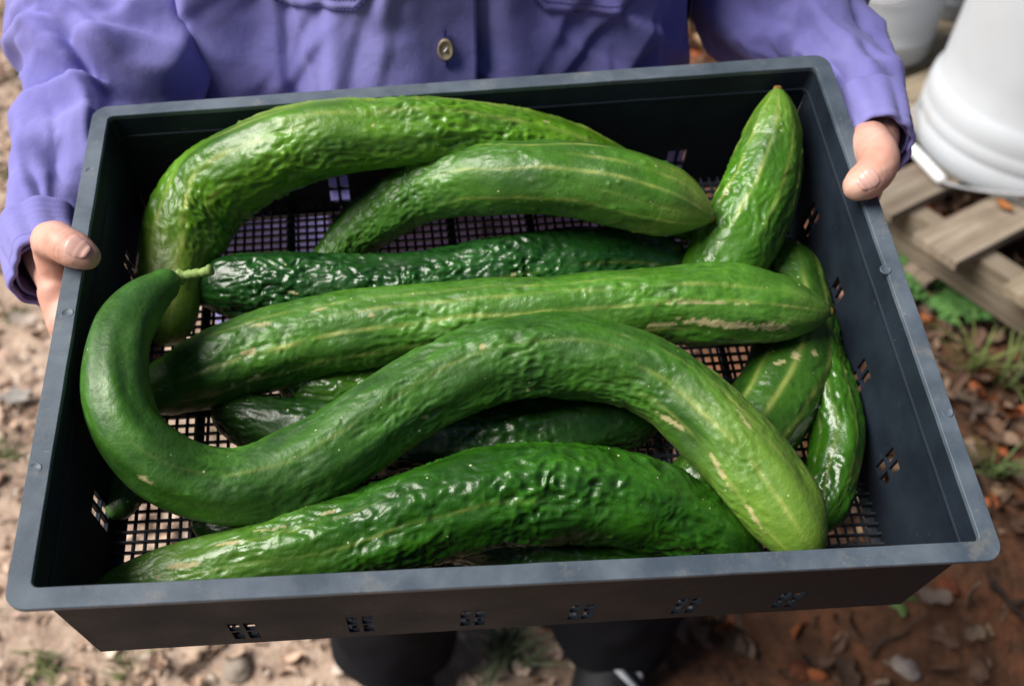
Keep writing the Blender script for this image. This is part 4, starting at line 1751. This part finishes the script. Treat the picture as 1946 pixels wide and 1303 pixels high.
upright_bucket(1668, 88, 92, 'white upright bucket directly behind the sleeve of the right-hand arm, ridge round its base', PTOP + .012, 2.4)
upright_bucket(1800, 12, 66, 'white upright bucket farthest back, its base showing between the other two buckets', PTOP + .012, .4)


# ------------------------------------------------------------------ litter, stones, plants
def leaf_shape(r, ln, wd, curl, kind):
    """a curled dry leaf: 5 stations along, 3 across"""
    V, F = [], []
    prof = [.15, .75, 1.0, .7, .08] if kind == 0 else [.35, .9, .65, 1.0, .25]
    bend = r.normal() * curl
    tw = r.normal() * .5
    for i, w in enumerate(prof):
        u = i / 4 - .5
        for j in (-1, 0, 1):
            y = j * w * wd / 2 * (1 + .15 * r.normal())
            z = abs(j) * wd * (.16 + .20 * curl * r.random()) + bend * ln * u * u * 2 + tw * u * y
            V.append((u * ln, y, z))
    for i in range(4):
        for j in range(2):
            F.append((i * 3 + j, i * 3 + j + 1, (i + 1) * 3 + j + 1, (i + 1) * 3 + j))
    return np.array(V), F


def rot_rand(r, flat):
    a = r.uniform(0, 2 * math.pi)
    b, c = r.normal() * flat, r.normal() * flat
    Rz = np.array([[math.cos(a), -math.sin(a), 0], [math.sin(a), math.cos(a), 0], [0, 0, 1]])
    Rx = np.array([[1, 0, 0], [0, math.cos(b), -math.sin(b)], [0, math.sin(b), math.cos(b)]])
    Ry = np.array([[math.cos(c), 0, math.sin(c)], [0, 1, 0], [-math.sin(c), 0, math.cos(c)]])
    return Rz @ Rx @ Ry


PALE = [(.56, .42, .32), (.63, .50, .40), (.48, .34, .25), (.66, .55, .46), (.40, .28, .20), (.56, .40, .33), (.30, .20, .14)]
DARK = [(0.138, 0.081, 0.053), (0.175, 0.112, 0.077), (0.1, 0.057, 0.037), (0.213, 0.144, 0.1), (0.25, 0.175, 0.125), (0.15, 0.09, 0.062), (0.338, 0.106, 0.04), (0.338, 0.225, 0.138), (0.112, 0.075, 0.056)]


def scatter(name, label, n, area, pal, ln, flat, dens, seed, z=.004, kind=None):
    r = np.random.default_rng(seed)
    V, F, C = [], [], []
    k = 0
    while k < n:
        x, y = r.uniform(area[0], area[1]), r.uniform(area[2], area[3])
        if r.random() > dens(x, y):
            continue
        L = r.uniform(*ln)
        v, f = leaf_shape(r, L, L * r.uniform(.35, .75), .5, r.integers(2))
        v = v @ rot_rand(r, flat).T
        g0 = float(gz(x, y))
        v = v + np.array([x, y, g0 + z + r.random() * .010])
        F += [tuple(i + len(V) for i in q) for q in f]
        V += list(v)
        c = np.array(pal[r.integers(len(pal))]) * r.uniform(.75, 1.2)
        C += [c] * len(v)
        k += 1
    me = mesh_quads(name, np.array(V), np.array(F))
    set_col(me, np.array(C))
    o = link(name, me, M_LITTER)
    o['kind'] = 'stuff'
    o['label'] = label
    o['category'] = 'leaf litter'
    return o


sidef = lambda x, y: float(sstep(-.12, .28, x + .25 * perlin(np.array([x * 2.2, y * 2.2, 0]), 8)))
patch = lambda x, y, s: float(sstep(-.35, .15, perlin(np.array([x * 3.1, y * 3.1, 0]), s)))
clr = lambda x, y: 0.0 if (x - .02) ** 2 / .05 + (y - .62) ** 2 / .03 < 1 and x > -.0 else 1.0
scatter('leaf_litter', 'pale tan dry leaf and bark litter on the ground at the left', 7500, (-1.9, .35, .25, 3.0), PALE, (.010, .036), .35, lambda x, y: (1 - sidef(x, y)) * (.35 + .65 * patch(x, y, 11)), 21)
scatter('leaf_litter', 'brown and rust dead leaf litter on the ground at the right', 7500, (-.1, 2.4, .25, 2.6), DARK, (.012, .055), .65, lambda x, y: sidef(x, y) * (.12 + .88 * patch(x + .3, y, 12)) * (1.0 if x > .42 else .4), 22)


def tuft(px, py, label, n, h, spread, col, seed, name='grass_tuft', group=None, w=.0028):
    P = at_ground(px, py)
    r = np.random.default_rng(seed)
    o = empty(name, P)
    V, F, C = [], [], []
    for k in range(n):
        a = r.uniform(0, 2 * math.pi)
        lean = r.uniform(.15, 1.0) * spread
        hh = h * r.uniform(.5, 1.1)
        d = np.array([math.cos(a), math.sin(a), 0])
        s = np.array([-d[1], d[0], 0])
        b = np.array([r.normal() * .010, r.normal() * .010, 0])
        c = np.array(col) * r.uniform(.6, 1.4)
        i0 = len(V)
        for i in range(6):
            t = i / 5
            p = b + d * lean * t ** 1.5 * hh * 1.3 + np.array([0, 0, hh * (t - .45 * lean * t * t)])
            ww = w * (1 - t) ** .7 + .0002
            V += [p - s * ww, p + s * ww]
            C += [c, c]
        F += [(i0 + 2 * i, i0 + 2 * i + 1, i0 + 2 * i + 3, i0 + 2 * i + 2) for i in range(5)]
    me = mesh_quads('blades', np.array(V), np.array(F))
    set_col(me, np.array(C))
    link('blades', me, M_PLANT, o)
    tag(o, label, 'grass', group)
    return o


tuft(968, 1246, 'grey-green grass tuft on the bare soil between the two shoes', 90, .085, 1.0, (.13, .16, .09), 31)
tuft(1838, 712, 'thin grass blades rising beside the crate rim below the green weed', 16, .13, .8, (.13, .17, .05), 32)
tuft(1905, 735, 'sparse grass blades at the right edge below the pallet', 14, .15, 1.1, (.12, .16, .05), 33)
tuft(1880, 905, 'small grass tuft close to the front right corner of the crate', 20, .09, 1.0, (.10, .15, .05), 34)
GL = 'low grass patches at the left'
for k, (px, py, n, lab) in enumerate(((40, 450, 34, 'green grass patch on pale litter just left of the hanging cuff'), (30, 600, 26, 'thin grass patch below the cuff beside the pale oval leaf'),
                                      (40, 140, 50, 'dull green grass patch beside the upper left sleeve'), (80, 1262, 40, 'green grass patch in the bottom left corner below the crate'),
                                      (18, 30, 50, 'dull grass patch in the top left corner behind the shoulder'), (24, 335, 24, 'faint grass sprig left of the forearm, above the cuff'),
                                      (240, 1280, 18, 'sparse grass sprig right under the front left underside of the crate'), (14, 870, 22, 'thin grass sprig at the left edge beside the long left rim'))):
    tuft(px, py, lab, n, .036, 1.5, (.115, .135, .05), 40 + k, 'grass_tuft', GL, .002)

# green feathery weed under the edge of the pallet
def weed(px, py, label, nst, h, seed, col=(.07, .17, .045)):
    P = at_ground(px, py)
    r = np.random.default_rng(seed)
    o = empty('weed', P)
    tag(o, label, 'weed')
    for k in range(nst):
        a = r.uniform(0, 2 * math.pi)
        ln = h * r.uniform(.7, 1.2)
        d = np.array([math.cos(a), math.sin(a), 0])
        pts = [np.array([0, 0, 0]) + d * ln * t * (.3 + .7 * t) + np.array([0, 0, ln * (.75 * t - .42 * t * t)]) for t in np.linspace(0, 1, 9)]
        V, F, C = [], [], []
        s = np.array([-d[1], d[0], 0])
        c = np.array(col) * r.uniform(.7, 1.4)

        def quad(p, dirv, L, w):
            dirv = dirv / np.linalg.norm(dirv)
            q = np.cross(dirv, [0, 0, 1.0])
            q /= np.linalg.norm(q) + 1e-9
            i0 = len(V)
            for t, ww in ((0, .15), (.35, 1), (.7, .8), (1, .05)):
                pp = p + dirv * L * t + np.array([0, 0, -.25 * L * t * t])
                V.extend([pp - q * w * ww, pp + q * w * ww])
                C.extend([c * (1 + .1 * r.normal())] * 2)
            F.extend([(i0 + 2 * i, i0 + 2 * i + 1, i0 + 2 * i + 3, i0 + 2 * i + 2) for i in range(3)])
        for i in range(8):
            i0 = len(V)
            V.extend([pts[i] - s * .0014, pts[i] + s * .0014, pts[i + 1] + s * .0012, pts[i + 1] - s * .0012])
            C.extend([c * .9] * 4)
            F.append((i0, i0 + 1, i0 + 2, i0 + 3))
            if i:
                for sg in (-1, 1):
                    for m in range(3):
                        quad(pts[i] + d * .004 * m, d * r.uniform(.4, 1.1) + s * sg * r.uniform(.5, 1.2) + np.array([0, 0, r.uniform(-.1, .4)]), ln * .26 * (1.15 - i / 9) * r.uniform(.7, 1.2), .0042)
        me = mesh_quads('frond', np.array(V), np.array(F))
        set_col(me, np.clip(np.array(C), .01, .6))
        link('frond', me, M_PLANT, o)
    return o


weed(1772, 566, 'bright green feathery weed growing under the edge of the grey pallet', 26, .125, 61)
weed(1716, 520, 'darker green weed in the shade between crate rim and pallet', 12, .10, 62, (.045, .11, .03))
weed(1858, 596, 'small yellow-green seedling just right of the feathery weed', 6, .035, 63, (.16, .24, .05))
weed(1690, 1132, 'tiny green seedling at the front right foot of the crate view', 5, .03, 64, (.12, .20, .06))


def stone(px, py, rpx, label, col, seed, sq=.55, group=None):
    P = at_ground(px, py)
    dep = float((P - CAMP) @ RW[:, 2])
    R = rpx * dep / FPX
    V, F = sphere_pts((0, 0, 0), 1, 9)
    V = np.array(V)
    n = 1 + .42 * perlin(V * 1.3, seed) + .22 * perlin(V * 2.9, seed + 1) + .10 * perlin(V * 6, seed + 2)
    V = V * n[:, None] * np.array([R, R * .78, R * sq])
    a = seed * 1.7
    V[:, :2] = V[:, :2] @ np.array([[math.cos(a), math.sin(a)], [-math.sin(a), math.cos(a)]])
    me = mesh_np('stone', V, F)
    set_col(me, np.tile(np.array(col), (len(V), 1)))
    o = link('stone', me, M_STONE, None, True)
    o.location = (P[0], P[1], P[2] + R * sq * .45)
    tag(o, label, 'stone', group)


stone(452, 1270, 32, 'smooth grey-brown stone below the front left vent of the crate', (.27, .23, .19), 3)
stone(1720, 1268, 26, 'pale flat stone at the bottom right of the ground', (.33, .28, .25), 5, .35)
stone(1600, 1215, 17, 'small tan stone below the front right vent', (.34, .20, .12), 6)
stone(1800, 985 + 130, 22, 'rust-red clod of clay below the front right corner of the crate', (.17, .055, .026), 7, .32)
stone(1520, 1275, 24, 'rust-red clay clod in the trodden bare soil', (.15, .05, .025), 8, .32)
stone(380, 1240, 26, 'pale broken bark chip or stone near the crate base at the left', (.42, .32, .24), 9, .3)
stone(30, 1120, 20, 'brown stone at the left edge beside the front corner of the crate', (.30, .19, .13), 10)


def fallen_leaf(px, py, ln, col, label, seed, group=None, lobed=False):
    P = at_ground(px, py)
    r = np.random.default_rng(seed)
    n = 25
    V = [(0, 0, .004)]
    for k in range(n):
        a = 2 * math.pi * k / n
        if lobed:
            rad = .5 * ln * (.55 + .45 * abs(math.cos(2.5 * a)))
        else:
            rad = .5 * ln * (.42 + .58 * abs(math.cos(a)) ** 1.4) * (1 + .08 * r.normal())
        x, y = rad * math.cos(a), rad * math.sin(a)
        V.append((x, y, .010 + .35 * y * y / ln + .25 * x * x / ln * r.uniform(.5, 1.5)))
    F = [(0, 1 + k, 1 + (k + 1) % n) for k in range(n)]
    v = np.array(V) @ rot_rand(r, .18).T
    me = mesh_np('fallen_leaf', v, F)
    set_col(me, np.tile(np.array(col), (len(V), 1)))
    o = link('fallen_leaf', me, M_LITTER, None, True)
    o.location = (P[0], P[1], P[2] + .012)
    tag(o, label, 'leaf', group)


fallen_leaf(36, 772, .055, (.33, .31, .29), 'grey star-shaped dead leaf on pale litter at the left edge', 71, None, True)
fallen_leaf(45, 620 + 0, .05, (.55, .47, .40), 'pale oval dead leaf on litter under the hanging cuff', 72)
fallen_leaf(1770, 1000 + 150, .045, (.16, .12, .10), 'large grey-brown curled leaf below the front right corner of the crate', 73)
BL = 'brown dead leaves on the right'
for k, (px, py, lab) in enumerate(((1800, 640, 'brown curled dead leaf just below the feathery weed'), (1850, 660, 'brown dead leaf beside the yellow-green seedling'), (1905, 640, 'dead leaf in the shade right under the grey pallet'),
                                   (1880, 850, 'brown dead leaf below the dark thick twig'), (1920, 920, 'tan dead leaf at the right edge, next to the small grass tuft'), (1935, 1015, 'dark dead leaf at the right edge level with the front rim corner'),
                                   (1840, 1215, 'brown dead leaf between the thin dark twig and the large curled leaf'), (1600, 1285, 'tan dead leaf at the bottom edge below the small tan stone'))):
    fallen_leaf(px, py, .028 + .02 * ((k * 37) % 10) / 10, [(.15, .10, .07), (.12, .07, .045), (.17, .12, .085), (.10, .06, .04)][k % 4], lab, 80 + k, BL)


def twig(a, b, rad, label, seed, col=(.10, .075, .055)):
    A, B = at_ground(*a), at_ground(*b)
    r = np.random.default_rng(seed)
    pts = [A + (B - A) * t + np.array([r.normal() * .0025, r.normal() * .0025, .010 + .004 * r.random()]) for t in np.linspace(0, 1, 7)]
    P, _ = catmull(np.array(pts), 24)
    mb = MB()
    base = A.copy()
    mb.tube(P - base, np.linspace(rad, rad * .5, 24), 7)
    me = mb.mesh('twig')
    set_col(me, np.tile(np.array(col), (len(mb.v), 1)))
    o = link('twig', me, M_STONE, None, True)
    o.location = base
    tag(o, label, 'twig')


twig((1812, 758), (1905, 800), .008, 'dark thick twig on the leaves beside the right rim', 1)
twig((1880, 1110), (1946, 1190), .005, 'dark thin twig at the bottom right edge', 2, (.05, .035, .03))
twig((1640, 1250), (1760, 1175), .003, 'thin brown twig under the front right corner of the crate', 3, (.08, .055, .04))
twig((310, 1290), (312, 1245), .004, 'thin brown twig under the front left of the crate', 4, (.16, .11, .08))
twig((345, 1285), (405, 1240), .006, 'crooked brown stick in the pale litter below the crate', 5, (.13, .09, .065))
# specks on the boards
for k, (px, py, c) in enumerate(((1905, 398, (.30, .11, .03)), (1935, 385, (.36, .15, .04)), (1718, 121, (.38, .12, .03)))):
    P = at_world(px, py, PTOP)
    r = np.random.default_rng(200 + k)
    v, f = leaf_shape(r, .035, .018, .5, 0)
    me = mesh_np('fallen_leaf', v, f)
    set_col(me, np.tile(np.array(c), (len(v), 1)))
    o = link('fallen_leaf', me, M_LITTER)
    o.location = (P[0], P[1], PTOP + .006)
    o.rotation_euler = (0, 0, r.uniform(0, 6))
    tag(o, ['orange dry leaf scrap on the board nearest the big bucket', 'yellow-brown leaf scrap on a pallet board at the right edge', 'small orange leaf scrap on the far pallet by the upright bucket'][k], 'leaf')
